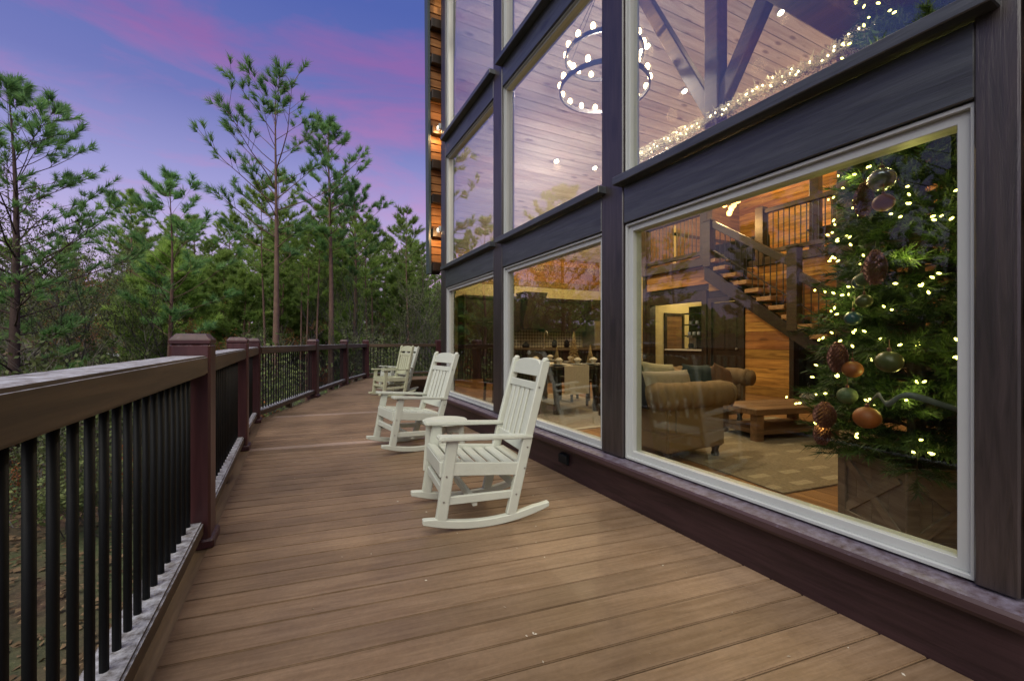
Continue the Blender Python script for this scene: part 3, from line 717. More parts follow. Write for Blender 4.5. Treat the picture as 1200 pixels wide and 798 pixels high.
MB().tube([(0,0,1.6),(0,0,3.10)],.012,6).build('rod', M_IRON, ch)
lamp('chandelier_glow', (3.9,4.8,5.0), 300, (1,.84,.64), .04)
# cluster pendant over the loft
pe = empty('cluster_pendant', (9.55,6.9,4.4), 0, 'pendant of clustered amber globe bulbs glowing above the staircase', 'pendant lamp')
GL = MB().lathe([(.01,.09),(.05,.07),(.065,.02),(.05,-.04),(.01,-.06)],12).mesh('globe', emit('amber_globe',(1.0,.55,.16),5), smooth=True)
for i,(a,b_,c) in enumerate(((0,0,0),(.16,.05,.12),(-.14,.08,.10),(.04,-.15,.16),(-.05,.16,.22),(.12,.14,-.06))):
    link('globe', GL, pe, (a,b_,c)); MB().tube([(a,b_,c+.09),(a*.3,b_*.3,2.4)],.006,4).build('cord', M_IRON, pe)
lamp('pendant_glow', (9.3,6.9,4.1), 110, (1,.6,.25), .15)
SMG = MB().lathe([(.01,.07),(.035,.05),(.045,.01),(.03,-.035),(.01,-.045)],12).mesh('globe', MATS['amber_globe'], smooth=True)
sp = empty('small_pendant', (9.82,6.70,4.75), 0, 'single small amber pendant globe beside the cluster pendant', 'pendant lamp')
link('globe', SMG, sp); MB().tube([(0,0,.07),(0,0,2.0)],.006,4).build('cord', M_IRON, sp)
# garland of lights lying along the tie beam
ga = empty('light_garland', (4.35,3.2,3.63), 0, 'pale frosted garland with glowing bulbs lying along the tie beam behind the upper right window', 'garland')
gm = MB(); 
for k in range(4000):
    y = R.uniform(-2.2, 1.7); wv = .05*math.sin(y*5); r = R.random()*.13
    a = R.random()*6.28; p = Vector((r*math.cos(a)+wv*.4-.03, y, .05+r*abs(math.sin(a))+.02))
    d = Vector((R.gauss(0,1),R.gauss(0,.8),R.gauss(.2,.7))).normalized()*R.uniform(.05,.09); s_ = d.orthogonal().normalized()*.009
    gm.add([p-s_,p+s_,p+d],[(0,1,2)])
tag(gm.build('sprigs', leafmat('frosted_sprig',(.50,.50,.40),(.75,.73,.58),.7,.2), ga), kind='stuff')
FB = MB().lathe([(.003,-.012),(.011,0),(.003,.012)],6).mesh('bulb', M_FROSTG)
for k in range(90):
    y = -2.2+3.9*(k+R.random())/90; link('bulb', FB, ga, (R.uniform(-.12,.05), y, .05+R.uniform(.02,.13)))
for y in (1.6,2.7,3.8,4.7): lamp('garland_glow', (4.15,y,3.95), 9, WARM, .08)

# ================================================================== kitchen
kc = empty('kitchen_cabinets', (6.5,12.4,0), 0, 'dark kitchen cabinets with a tall pantry, range hood and patterned backsplash along the end wall', 'cabinets')
KO = (6.5,12.4,0)
def kp(mb, name, m, bv=.003, par=None): return off(mb, KO).build(name, m, par or kc, bevel=bv)
kp(MB().box(4.5,5.62,12.02,12.61,0,2.46), 'pantry', M_DARKW)
kp(MB().box(4.45,5.67,11.96,12.61,2.46,2.54), 'crown', M_DARKW)
for (z0,z1) in ((.12,.98),(1.02,1.66),(1.70,2.40)):
    for (a,c) in ((4.56,5.04),(5.08,5.56)):
        d_ = kp(MB().box(a,c,12.0,12.02,z0,z1), 'cabinet_door', M_DARKW)
        kp(MB().box(a+.07,c-.07,11.992,12.0,z0+.07,z1-.07), 'panel', M_DARKW, .006, d_)
        kp(MB().box(a+.16,c-.16,11.97,11.985,(z1-.05 if z0<.5 else z0+.03),(z1-.035 if z0<.5 else z0+.045)), 'handle', M_STEEL, 0, d_)
kp(MB().box(5.62,9.2,12.0,12.61,0,.90), 'base_cabinet', M_DARKW)
kp(MB().box(5.62,9.2,11.96,12.61,.90,.94), 'counter', plain('dark_stone',(.10,.075,.05),.25,.3,20))
for k in range(8):
    a = 5.66+k*.44
    d_ = kp(MB().box(a,a+.41,11.98,12.0,.12,.66), 'cabinet_door', M_DARKW); kp(MB().box(a+.06,a+.35,11.972,11.98,.18,.60), 'panel', M_DARKW, .006, d_)
    kp(MB().box(a,a+.41,11.98,12.0,.69,.87), 'drawer', M_DARKW)
for k in range(8):
    a = 5.66+k*.44
    if 2 <= k <= 3: continue
    u_ = kp(MB().box(a-.01,a+.43,12.25,12.61,1.48,2.50), 'wall_cabinet', M_DARKW); kp(MB().box(a+.05,a+.36,12.238,12.25,1.56,2.42), 'panel', M_DARKW, .006, u_)
kp(MB().box(5.62,9.2,12.2,12.61,2.50,2.60), 'crown', M_DARKW)
kp(MB().prism([(6.50,1.55),(7.46,1.55),(7.46,1.75),(7.30,2.45),(7.42,2.75),(6.54,2.75),(6.66,2.45),(6.50,1.75)], 'y', 12.0, 12.61), 'range_hood', M_DARKW, .01)
m, t, b = newmat('patterned_tile'); nn = t.nodes; ll = t.links
tcn = nn.new('ShaderNodeTexCoord'); mpn = nn.new('ShaderNodeMapping'); mpn.inputs['Rotation'].default_value = (0,.785,0); mpn.inputs['Scale'].default_value = (13,1,13); ll.new(tcn.outputs['Object'], mpn.inputs[0])
ck = nn.new('ShaderNodeTexChecker'); ck.inputs['Scale'].default_value = 1; ck.inputs['Color1'].default_value = (.62,.55,.38,1); ck.inputs['Color2'].default_value = (.22,.18,.12,1); ll.new(mpn.outputs[0], ck.inputs[0])
ll.new(ck.outputs[0], b.inputs['Base Color']); b.inputs['Roughness'].default_value = .3
kp(MB().box(5.63,9.2,12.598,12.612,.945,1.60), 'backsplash', m, 0)
fr = empty('refrigerator', (9.55,12.2,0), 0, 'stainless refrigerator standing at the right end of the kitchen', 'refrigerator')
MB().box(-.34,.34,-.35,.35,0,1.85).build('body', M_STEEL, fr, bevel=.01)
for s_ in (-1,1):
    d_ = MB().box(min(0,s_*.335)+.002*s_,max(0,s_*.335)-.002,-.385,-.352,.06,1.83).build('door', M_STEEL, fr, bevel=.006)
    MB().tube([(s_*.04,-.42,.7),(s_*.04,-.42,1.6)],.012,8).build('handle', M_STEEL, d_)
MB().box(-.36,.36,-.2,.35,1.87,2.6).build('cabinet_above', M_DARKW, fr)
isl = empty('kitchen_island', (6.9,10.4,0), 0, 'dark kitchen island with a stone top in front of the tiled backsplash', 'island')
MB().box(-1.3,1.3,-.4,.4,0,.89).build('body', M_DARKW, isl, bevel=.004); MB().box(-1.36,1.36,-.5,.46,.89,.935).build('counter', MATS['dark_stone'], isl, bevel=.006)
for k in range(5): MB().box(-1.24+k*.5,-.78+k*.5,-.415,-.40,.1,.82).build('panel', M_DARKW, isl, bevel=.006)
fa = MB().tube([(0,0,0),(0,0,.38),(0,-.03,.47),(0,-.10,.51),(0,-.17,.47),(0,-.19,.36)],.014,8).lathe([(.03,0),(.025,.03)],12).build('faucet', plain('bright_steel',(.75,.74,.7),.2,.02,metal=1), None, smooth=True)
fa.location = (6.36,10.5,.935); tag(fa, 'tall gooseneck steel faucet on the kitchen island', 'faucet')
ke = empty('kettle', (6.72,12.25,.94), 0, 'dark kettle with bright handle on the counter below the range hood', 'kettle')
MB().lathe([(.10,0),(.12,.04),(.11,.11),(.05,.16),(.015,.19)],16).build('body', M_BLACK, ke, smooth=True)
MB().tube([(-.09,0,.13),(-.07,0,.23),(.07,0,.23),(.09,0,.13)],.01,6).build('handle', M_STEEL, ke)
for i,(x,lab) in enumerate(((7.8,'dark stoneware jar on the kitchen counter right of the range hood'),(8.3,'dark lidded canister on the kitchen counter near the refrigerator'))):
    j = MB().lathe([(.07,0),(.09,.05),(.085,.20),(.05,.24),(.05,.26)],14).build('jar', M_BLACK, None, smooth=True); j.location = (x,12.2,.94); tag(j, lab, 'jar')

# ================================================================== dining set
dt = empty('dining_table', (4.0,6.4,0), 0, 'long dark dining table laid with a pale runner behind the middle window', 'table')
MB().box(-.5,.5,-.95,.95,.71,.76).build('tabletop', M_DARKW, dt, bevel=.006); MB().box(-.42,.42,-.85,.85,.62,.71).build('apron', M_DARKW, dt)
for sx in (-1,1):
    for sy in (-1,1): MB().lathe([(.05,0),(.06,.1),(.045,.2),(.07,.5),(.05,.62)],10,(sx*.38,sy*.8,0)).build('leg', M_DARKW, dt)
rn = MB().box(-.34,.12,-.965,-.957,.33,.772).box(-.34,.12,-.957,.957,.7615,.772).build('table_runner', plain('cream_linen',(.62,.54,.38),.9,.06,20), None); rn.location = (4.0,6.4,0)
tag(rn, 'cream linen runner hanging over the near end of the dining table', 'table runner')
def dchair(label, x, y, rz, proto=[None]):
    if proto[0] is None:
        e = empty('dining_chair', (0,0,0)); proto[0] = e
        MB().box(-.22,.22,-.22,.22,.43,.47).build('seat', M_DARKW, e, bevel=.008)
        for sx in (-1,1):
            MB().bar((sx*.19,-.19,0),(sx*.19,-.19,.43),.035,.035).build('leg', M_DARKW, e)
            MB().bar((sx*.19,.21,0),(sx*.19,.19,.44),.035,.04).build('leg', M_DARKW, e)
            MB().bar((sx*.19,.20,.45),(sx*.19,.27,.98),.032,.035).build('back_post', M_DARKW, e)
        MB().bar((-.2,.265,.94),(.2,.265,.94),.03,.09).build('top_rail', M_DARKW, e); MB().bar((-.2,.225,.62),(.2,.225,.62),.025,.05).build('cross_rail', M_DARKW, e)
        for k in range(4): MB().bar((-.12+k*.08,.228,.62),(-.12+k*.08,.262,.92),.02,.014).build('spindle', M_DARKW, e)
        c = e
    else: c = copy_tree(proto[0])
    c.location = (x,y,0); c.rotation_euler = (0,0,rz); c['label'] = label; c['category'] = 'chair'; c['group'] = 'dark chairs around the dining table'
dchair('dark dining chair at the near end of the table, just inside the glass', 4.3, 5.0, PI-.3)
dchair('dark dining chair on the window side of the table, nearest the deck', 3.2, 5.95, PI/2)
dchair('dark dining chair on the window side of the table, farther from the deck rockers', 3.2, 6.8, PI/2)
dchair('dark dining chair on the room side of the table, near end', 4.8, 5.95, -PI/2)
dchair('dark dining chair on the room side of the table, far end', 4.8, 6.8, -PI/2)
M_GOLD = leafmat('gold_tinsel', (.32,.20,.06), (.62,.44,.17), .5, .1, 12)
for i,(x,y,h,lab) in enumerate(((3.72,5.75,.24,'short gold tabletop tree at the left of the dining table'),(4.12,5.85,.50,'tallest gold tabletop tree in the middle of the dining table'),(4.36,5.72,.28,'small gold tabletop tree at the right end of the dining table'))):
    e = empty('tabletop_tree', (x,y,.773), 0, lab, 'ornament tree', 'gold trees on the dining table')
    mbt = MB()
    for k in range(420):
        f_ = R.random(); a = R.random()*6.28; rr_ = h*.22*(1-f_)+.006; z_ = .03+f_*h
        p = Vector((0,0,z_+.02)); d = Vector((math.cos(a)*rr_,math.sin(a)*rr_,z_-.01)); s_ = Vector((-math.sin(a),math.cos(a),0))*.012
        mbt.add([p,d-s_,d+s_],[(0,1,2)])
    mbt.build('foliage', M_GOLD, e); MB().lathe([(.05,0),(.045,.012),(.012,.02),(.008,.06)],12).build('stand', M_GOLD, e)
PL = MB().lathe([(.07,0),(.13,.015),(.135,.02),(.07,.008)],18).mesh('plate', M_WHITE, smooth=True)
NPK = MB().lathe([(.05,.015),(.03,.04),(.07,.085),(.02,.12)],7).mesh('napkin', MATS['cream_linen'])
for i,(x,y) in enumerate(((3.68,5.62),(4.02,5.60),(4.3,5.56),(3.65,6.3),(4.38,6.3),(3.65,7.0),(4.38,7.0))):
    lab = ['white plate at the left near corner of the table','white plate beside the runner at the table end','white plate at the right near corner of the dining table','white plate halfway along the window side of the table','white plate halfway along the room side of the dining table','white plate at the far end, window side, of the dining table','white plate at the far end, room side, of the dining table'][i]
    e = tag(link('plate', PL, None, (x,y,.773)), lab, 'plate', 'plates on the dining table')
    tag(link('napkin', NPK, None, (x,y,.773)), lab.replace('white plate','folded cream napkin on the plate'), 'napkin', 'napkins on the dining table')
M_RUG = plain('grey_rug', (.30,.26,.20), .95, .2, 14, bump=.4, bsc=120)
rg_ = empty('dining_rug', (4.0,6.2,0), 0, 'grey rug with a pale border under the dining table', 'rug')
MB().box(-1.15,1.15,-1.6,1.6,.001,.012).build('field', M_RUG, rg_); MB().box(-1.22,1.22,-1.67,-1.60,.001,.0135).box(-1.22,1.22,1.60,1.67,.001,.0135).box(-1.22,-1.15,-1.6,1.6,.001,.0135).box(1.15,1.22,-1.6,1.6,.001,.0135).build('border', plain('rug_border',(.5,.44,.33),.95,.1), rg_)

# ================================================================== living room
def pillow(name, w_, h_, t_, m, loc, rot, label):
    mb = MB(); n = 12
    for sgn in (1,-1):
        for i in range(n+1):
            for j in range(n+1):
                u, v = 2*i/n-1, 2*j/n-1
                e_ = ((1-u**4)*(1-v**4))**.5
                pin = 1-.10*(u*u*v*v) ; pu = 1-.06*(1-v*v)*abs(u)**3; pv = 1-.06*(1-u*u)*abs(v)**3
                mb.v.append((u*w_/2*pu, sgn*t_/2*e_, v*h_/2*pv))
    K = (n+1)**2
    for s_ in range(2):
        for i in range(n):
            for j in range(n):
                a = s_*K+i*(n+1)+j; q = (a,a+n+1,a+n+2,a+1)
                mb.f.append(q if s_ == 0 else q[::-1])
    o = mb.build(name, m, None, smooth=True); o.location = loc; o.rotation_euler = rot
    return tag(o, label, 'pillow', 'pillows on the sofa')
def chester(label, L_, D_, loc, rz, sofa=False):
    e = empty('chesterfield_sofa' if sofa else 'chesterfield_armchair', loc, rz, label, 'sofa' if sofa else 'armchair')
    h = L_/2; RZ, RR = .635, .128
    MB().box(-h+.09,h-.09,-D_+.1,-.09,.12,.30).build('base', M_SOFA, e, bevel=.02, seg=2)
    MB().box(-h+.10,h-.10,-.22,-.10,.28,.62).build('back', M_SOFA, e, bevel=.02, seg=2)
    def roll(p0, p1, nm, outv):
        p0, p1 = Vector(p0), Vector(p1); n = max(8, int((p1-p0).length/.03)); pts, rad = [], []
        for i in range(n+1):
            f_ = i/n; s_ = (p1-p0).length*f_
            pts.append(p0.lerp(p1, f_)); q = abs(math.cos(PI*s_/.30)); ends = min(1, min(f_,1-f_)*n/3)
            rad.append((RR-.017*q**24)*(.82+.18*math.sqrt(max(0,1-(1-ends)**2))))
        o = MB().tube(pts, rad, 18).build(nm, M_SOFA, e, smooth=True)
        return o
    roll((-h+.06,-.13,RZ),(h-.06,-.13,RZ),'back_roll',None)
    for s_ in (-1,1):
        MB().box(min(s_*(h-.2),s_*(h-.10)),max(s_*(h-.2),s_*(h-.10)),-D_+.10,-.2,.12,.62).build('arm', M_SOFA, e, bevel=.02, seg=2)
        roll((s_*(h-.13),-.05,RZ),(s_*(h-.13),-D_+.04,RZ),'arm_roll',None)
        MB().lathe([(.0,.0),(.07,.004),(.10,.012),(.112,.03)],18).build('scroll', M_SOFA, e, smooth=True, loc=(s_*(h-.13),-D_+.035,RZ), rot=(PI/2,0,0))
        for yy in (-D_+.16,-.16): MB().lathe([(.028,0),(.04,.03),(.03,.07),(.045,.12)],12,(s_*(h-.16),yy,0)).build('foot', M_DARKW, e, smooth=True)
    n = 3 if L_ > 1.5 else 1
    for k in range(n):
        a = -h+.21+(L_-.42)*k/n; c = a+(L_-.42)/n
        MB().box(a+.005,c-.005,-D_+.08,-.23,.30,.45).build('seat_cushion', M_SOFA, e, bevel=.04, seg=3, smooth=True)
    bt = MB().lathe([(.002,-.004),(.011,0),(.002,.006)],8).mesh('button', M_SOFA)
    for k in range(int((L_-.2)/.15)):
        x = -h+.16+k*.15
        for zz in (.50,.58): link('button', bt, e, (x+(.075 if zz > .55 else 0), -.222, zz), (PI/2,0,0))
    for s_ in (-1,1):
        for k in range(int((D_-.3)/.15)):
            for zz in (.50,.57): link('button', bt, e, (s_*(h-.198), -.25-k*.15-(.07 if zz > .55 else 0), zz), (0,-s_*PI/2,0))
    return e
chester('oatmeal chesterfield sofa with rolled arms standing just inside the large right window', 1.06, .98, (2.92,3.25,0), PI/2, True)
chester('oatmeal tufted chesterfield armchair beyond the sofa in front of the plank wall', 1.2, 1.08, (5.25,4.90,0), 0)
FC = lambda n_, c: plain(n_, c, .9, .12, 18, bump=.2, bsc=200)
pillow('pillow', .62, .34, .16, FC('beige_cloth',(.40,.34,.24)), (3.25,3.02,.70), (-.25,0,0), 'long beige pillow lying along the near sofa arm')
pillow('pillow', .48, .48, .16, FC('teal_cloth',(.025,.045,.045)), (3.76,3.06,.68), (-.3,.05,.1), 'dark teal square pillow leaning on the near sofa arm')
pillow('pillow', .42, .42, .15, FC('rust_cloth',(.17,.085,.035)), (4.02,3.0,.69), (-.2,.2,.35), 'rust brown pillow at the front edge of the sofa arm')
pillow('pillow', .46, .46, .15, FC('pattern_cloth',(.42,.38,.22)), (3.46,3.32,.70), (-.3,.1,0), 'pale patterned pillow behind the long beige pillow')
pillow('pillow', .44, .44, .15, FC('green_cloth',(.07,.10,.05)), (3.12,3.40,.72), (-.3,-.2,0), 'olive green pillow near the sofa back')
pillow('pillow', .40, .40, .15, FC('navy_cloth',(.02,.025,.05)), (2.96,3.10,.69), (-.3,.2,.2), 'dark navy pillow in the sofa corner')
ct = empty('coffee_table', (5.30,3.22,0), -.22, 'low two-tier wooden coffee table with thick planks between sofa and christmas tree', 'coffee table')
for k in range(3): MB().box(-.62,.62,-.335+k*.225,-.115+k*.225,.31,.38).build('top_plank', M_TABLE, ct, bevel=.006)
MB().box(-.56,.56,-.30,.30,.08,.13).build('lower_shelf', M_TABLE, ct, bevel=.006)
for sx in (-1,1):
    for sy in (-1,1): MB().box(sx*.55-.05,sx*.55+.05,sy*.27-.05,sy*.27+.05,0,.31).build('leg', M_TABLE, ct, bevel=.005)
jb = empty('jar_caddy', (5.62,3.02,.381), -.2, 'wire caddy with two small glass jars on the coffee table', 'caddy')
for sx in (-1,1):
    MB().lathe([(.045,0),(.055,.01),(.055,.09),(.03,.115),(.03,.13)],14,(sx*.062,0,0)).build('jar', plain('jar_glass',(.45,.42,.33),.15,.1) if sx<0 else MATS['jar_glass'], jb, smooth=True)
MB().tube([(-.13,0,.05),(.13,0,.05)],.004,4).tube([(0,0,.05),(0,0,.2),(.02,0,.23),(0,0,.26),(-.02,0,.23),(0,0,.2)],.004,4).build('wire_frame', M_IRON, jb)
# patterned rug
m, t, b = newmat('woven_rug'); nn = t.nodes; ll = t.links
tcn = nn.new('ShaderNodeTexCoord'); n1 = nn.new('ShaderNodeTexNoise'); n1.inputs['Scale'].default_value = 45; n1.inputs['Detail'].default_value = 3; ll.new(tcn.outputs['Object'], n1.inputs[0])
r1 = nn.new('ShaderNodeValToRGB'); ramp_set(r1, [(.3, (.12,.09,.05)), (.7, (.33,.265,.155))]); ll.new(n1.outputs[0], r1.inputs[0])
bk = nn.new('ShaderNodeTexBrick'); bk.inputs['Scale'].default_value = 1; bk.inputs['Brick Width'].default_value = .36; bk.inputs['Row Height'].default_value = .24; bk.inputs['Mortar Size'].default_value = .085; bk.inputs['Mortar Smooth'].default_value = .1; bk.inputs['Color1'].default_value = (.55,.47,.30,1); bk.inputs['Color2'].default_value = (.22,.17,.10,1); bk.inputs['Mortar'].default_value = (.25,.2,.12,1)
ll.new(tcn.outputs['Object'], bk.inputs[0]); mm = nn.new('ShaderNodeMix'); mm.data_type = 'RGBA'; mm.inputs[0].default_value = .55; ll.new(r1.outputs[0], mm.inputs[6]); ll.new(bk.outputs[0], mm.inputs[7])
ll.new(mm.outputs[2], b.inputs['Base Color']); b.inputs['Roughness'].default_value = .95
bu = nn.new('ShaderNodeBump'); bu.inputs['Strength'].default_value = .6; bu.inputs['Distance'].default_value = .01; ll.new(n1.outputs[0], bu.inputs['Height']); ll.new(bu.outputs[0], b.inputs['Normal'])
ru = MB().box(0,2.9,0,2.4,.001,.014).build('woven_rug', m, None, bevel=.004); ru.location = (3.27,1.93,0); ru.rotation_euler = (0,0,-.12)
tag(ru, 'tan woven rug with pale blocks on the floor between sofa and planter', 'rug')
dk = empty('desk', (11.4,5.3,3.12), 0, 'dark desk with small dark objects on the loft behind the right railing', 'desk')
MB().box(-.3,.3,-.7,.7,.70,.75).build('desktop', M_DARKW, dk)
for sx in (-1,1):
    for sy in (-1,1): MB().box(sx*.26-.025,sx*.26+.025,sy*.64-.025,sy*.64+.025,0,.70).build('leg', M_DARKW, dk)
MB().box(-.1,.1,-.5,.1,.95,1.0).box(-.1,.1,-.5,-.45,.75,.95).box(-.1,.1,.05,.1,.75,.95).build('riser_shelf', M_DARKW, dk)
be = empty('bench', (10.6,7.7,3.12), 0, 'black low sofa bench on the loft behind the left railing', 'bench')
MB().box(-.35,.35,-.9,.9,.08,.42).build('seat', M_BLACK, be, bevel=.03); MB().box(.15,.35,-.9,.9,.42,.80).build('back', M_BLACK, be, bevel=.03)
for sy in (-1,1): MB().box(-.3,.3,sy*.8-.04,sy*.8+.04,0,.08).build('foot', M_DARKW, be)
# ================================================================== christmas tree
TX, TY = 3.29, 1.17
pl = empty('planter_box', (TX,TY,0), math.radians(59), 'square weathered wooden planter box with crossed braces on each side holding the christmas tree', 'planter')
S_ = .255
for q in range(4):
    a = q*PI/2
    for k in range(4):
        MB().box(-S_+.005+k*(2*S_-.01)/4+.002, -S_+.005+(k+1)*(2*S_-.01)/4-.002, -S_+.004, -S_+.020, .02, .455).build('panel_board', M_BOXW, pl, loc=(0,0,0), rot=(0,0,a))
    MB().box(-S_,S_,-S_-.012,-S_+.003,.0,.07).build('frame_rail', M_BOXW, pl, bevel=.003, rot=(0,0,a))
    MB().box(-S_,S_,-S_-.012,-S_+.003,.395,.465).build('frame_rail', M_BOXW, pl, bevel=.003, rot=(0,0,a))
    MB().box(-S_-.014,-S_+.055,-S_-.014,-S_+.001,.0,.466).build('frame_stile', M_BOXW, pl, bevel=.003, rot=(0,0,a))
    MB().bar((-S_+.05,-S_-.003,.08),(S_-.05,-S_-.003,.39),.012,.05,up=(0,0,1)).build('brace', M_BOXW, pl, rot=(0,0,a))
    MB().bar((-S_+.05,-S_-.001,.39),(S_-.05,-S_-.001,.08),.012,.05,up=(0,0,1)).build('brace', M_BOXW, pl, rot=(0,0,a))
MB().box(-S_+.02,S_-.02,-S_+.02,S_-.02,.02,.36).build('soil', M_VOID, pl)
xt = empty('christmas_tree', (TX,TY,.37), 0, 'tall dark green christmas tree hung with ornaments and strung with yellow lights in the planter', 'christmas tree')
M_FIR = leafmat('fir_needle', (.022,.050,.016), (.070,.125,.034), .5, .15, 5)
M_BARK = plain('bark', (.085,.055,.040), .9, .3, 12, bump=.8, bsc=40)
R = random.Random(21)
TH = 3.75
MB().tube([(0,0,-.35),(0,0,1.8),(0,0,TH)], [.05,.035,.006], 8).build('trunk', M_BARK, xt)
nm, br = MB(), MB()
TIPS = []
def trad(z): return .06+.43*max(0,(TH-z))/TH*(1.0 if z > .2 else .85)
NB = 330
for i in range(NB):
    z = .13+(TH-.20)*(i/NB)**1.12; a = i*2.39996+R.uniform(-.3,.3)
    ln = trad(z)*R.uniform(.82,1.10); up = R.uniform(-.12,.28)
    p0 = Vector((0,0,z)); d = Vector((math.cos(a),math.sin(a),up)).normalized()
    p2 = p0+d*ln+Vector((0,0,-.10*ln)); p1 = p0+d*ln*.55
    br.tube([p0,p1,p2],[.008,.006,.003],3,False)
    side = d.cross(Vector((0,0,1))).normalized()
    for tw in range(10):
        f_ = .30+.70*(tw+R.random()*.6)/9.6; q0 = p0.lerp(p1,min(1,f_/.55)) if f_ < .55 else p1.lerp(p2,min(1,(f_-.55)/.45))
        sd = (1 if tw % 2 else -1) if tw < 9 else 0
        td = (d*.75+side*sd*.75+Vector((0,0,R.uniform(-.2,.3)))).normalized(); tl = .16*R.uniform(.8,1.3)
        TIPS.append((q0+td*tl, f_))
        u1 = td.orthogonal().normalized(); u2 = td.cross(u1)
        for k in range(42):
            g_ = (k+R.random())/42; c = q0+td*tl*g_; ph = R.random()*6.28
            nd = (td*.8+(u1*math.cos(ph)+u2*math.sin(ph))*.8).normalized()*R.uniform(.045,.08)
            s_ = nd.cross(td).normalized()*.0042
            nm.add([c-s_,c+s_,c+nd],[(0,1,2)])
br.build('branches', M_BARK, xt); tag(nm.build('needles', M_FIR, xt), kind='stuff')
# string lights: every bulb an object of its own
sl_ = empty('string_lights', (TX,TY,.37), 0, 'string of small yellow lights wound through the christmas tree', 'string lights')
FBM = MB().lathe([(.002,-.010),(.0055,-.004),(.0055,.005),(.002,.010)],6).mesh('bulb', M_FAIRY)
wire = MB(); n = 0; cand = [t_ for t_, f_ in TIPS if f_ > .55 and .2 < t_.z < 3.4]; R.shuffle(cand)
VIS = []
for t_ in cand:
    if n >= 290: break
    cdir = Vector((-TX,-TY,0)).normalized()
    if t_.x*cdir.x+t_.y*cdir.y < .08 and R.random() < .96: continue
    if any((t_-o_).length < .035 for o_ in VIS): continue
    VIS.append(t_); n += 1
    link('bulb', FBM, sl_, t_+Vector((t_.x,t_.y,0)).normalized()*.05, (R.random()*3,R.random()*3,0))
    if R.random() < .3 and n < 290:
        o2 = t_+Vector((t_.x,t_.y,0)).normalized()*.05+Vector((R.uniform(-.03,.03),R.uniform(-.03,.03),R.uniform(-.02,.02))); VIS.append(o2); n += 1
        link('bulb', FBM, sl_, o2, (R.random()*3,R.random()*3,0))
for k in range(10):
    a_ = PI*1.1+(k % 3-1)*.75; z_ = .3+k*.24; r_ = trad(z_)+.12
    lamp('string_glow', (TX+r_*math.cos(a_), TY+r_*math.sin(a_), .37+z_), 1.8, (1,.90,.25), .03)
wp = []
for k in range(260):
    z = .1+k/260*3.3; a = k*.42; r = trad(z)*.72; wp.append((r*math.cos(a),r*math.sin(a),z))
wire.tube(wp,.0025,3,False).build('wire', plain('green_wire',(.01,.03,.012),.5), sl_)
# ornaments
M_COPPER = plain('copper_scale', (.20,.085,.065), .38, .2, 40, metal=.6)
def cone(label, loc, h, w_):
    e = empty('pinecone_ornament', loc, R.random()*6, label, 'ornament', 'pinecone ornaments on the christmas tree')
    MB().lathe([(w_*.1,-h/2),(w_*.34,-h*.32),(w_*.40,0),(w_*.32,h*.3),(w_*.1,h/2)],10).build('core', M_COPPER, e)
    sm = MB(); rows = 13
    for r_ in range(rows):
        f_ = r_/(rows-1); z = -h*.48+h*.92*f_; rad = w_*.5*math.sin(PI*(.10+.82*f_))**.6; nn_ = 12
        for k in range(nn_):
            a = 2*PI*(k+.5*(r_ % 2))/nn_; c_, s2 = math.cos(a), math.sin(a); hw = PI*rad/nn_*.8
            sm.add([(c_*rad*.6-s2*hw,s2*rad*.6+c_*hw,z+.016),(c_*rad*.6+s2*hw,s2*rad*.6-c_*hw,z+.016),(c_*rad*1.08+s2*hw*.5,s2*rad*1.08-c_*hw*.5,z-.004),(c_*rad*1.12,s2*rad*1.12,z+.008),(c_*rad*1.08-s2*hw*.5,s2*rad*1.08+c_*hw*.5,z-.004)],[(0,1,2,3),(0,3,4)])
    sm.build('scales', M_COPPER, e); MB().tube([(0,0,h/2),(.004,0,h/2+.05)],.003,5).build('cord', M_BLACK, e)
cone('large copper pinecone ornament hanging in the middle of the tree, beside the staircase post', (2.47,1.03,1.50), 0.162, 0.086)
cone('copper pinecone ornament hanging free at the left edge of the tree beside the lower treads', (2.66,1.28,1.06), 0.162, 0.090)
cone('copper pinecone ornament near the top left of the tree beside the timber post', (2.66,1.16,1.89), 0.170, 0.082)
cone('copper pinecone ornament low on the tree at its left edge above the rug', (2.74,1.385,.72), 0.145, 0.107)
cone('lowest copper pinecone ornament hanging above the left corner of the planter', (2.80,1.43,.60), 0.136, 0.082)
def ball(label, loc, r, m, grp, sq=.92):
    e = empty('ball_ornament', loc, R.random()*6, label, 'ornament', grp)
    prof = [(max(.001,r*math.sin(PI*k/14)), -r*sq*math.cos(PI*k/14)) for k in range(15)]
    MB().lathe(prof, 22).build('ball', m, e, smooth=True)
    MB().lathe([(r*.16,r*sq*.97),(r*.16,r*sq+.012),(r*.05,r*sq+.016)],10).tube([(0,0,r*sq+.014),(0,0,r*sq+.05)],.002,4).build('cap', M_COPPER, e)
M_OLIVE = plain('olive_glass', (.06,.075,.022), .32, .35, 14); M_MOSS = plain('moss_glitter', (.075,.12,.05), .55, .4, 60, bump=.4, bsc=120)
M_ORNG = plain('orange_velvet', (.26,.075,.015), .5, .3, 14); M_CLEAR = plain('silver_glass', (.30,.34,.40), .12, .1, 8, metal=.7); M_TEAL = plain('teal_glass', (.03,.10,.11), .3, .4, 40)
GB, OB = 'green ball ornaments on the christmas tree', 'orange ball ornaments on the christmas tree'
ball('large olive green ball ornament low in the middle of the tree', (2.34,.925,1.06), 0.051, M_OLIVE, GB)
ball('small olive ball ornament just below the large copper pinecone', (2.53,1.10,1.35), 0.036, M_OLIVE, GB)
ball('mossy green ball ornament left of the large copper pinecone', (2.545,1.105,1.46), 0.039, M_MOSS, GB)
ball('mossy green ball ornament near the left edge above the lowest pinecones', (2.63,1.22,.86), 0.047, M_MOSS, GB)
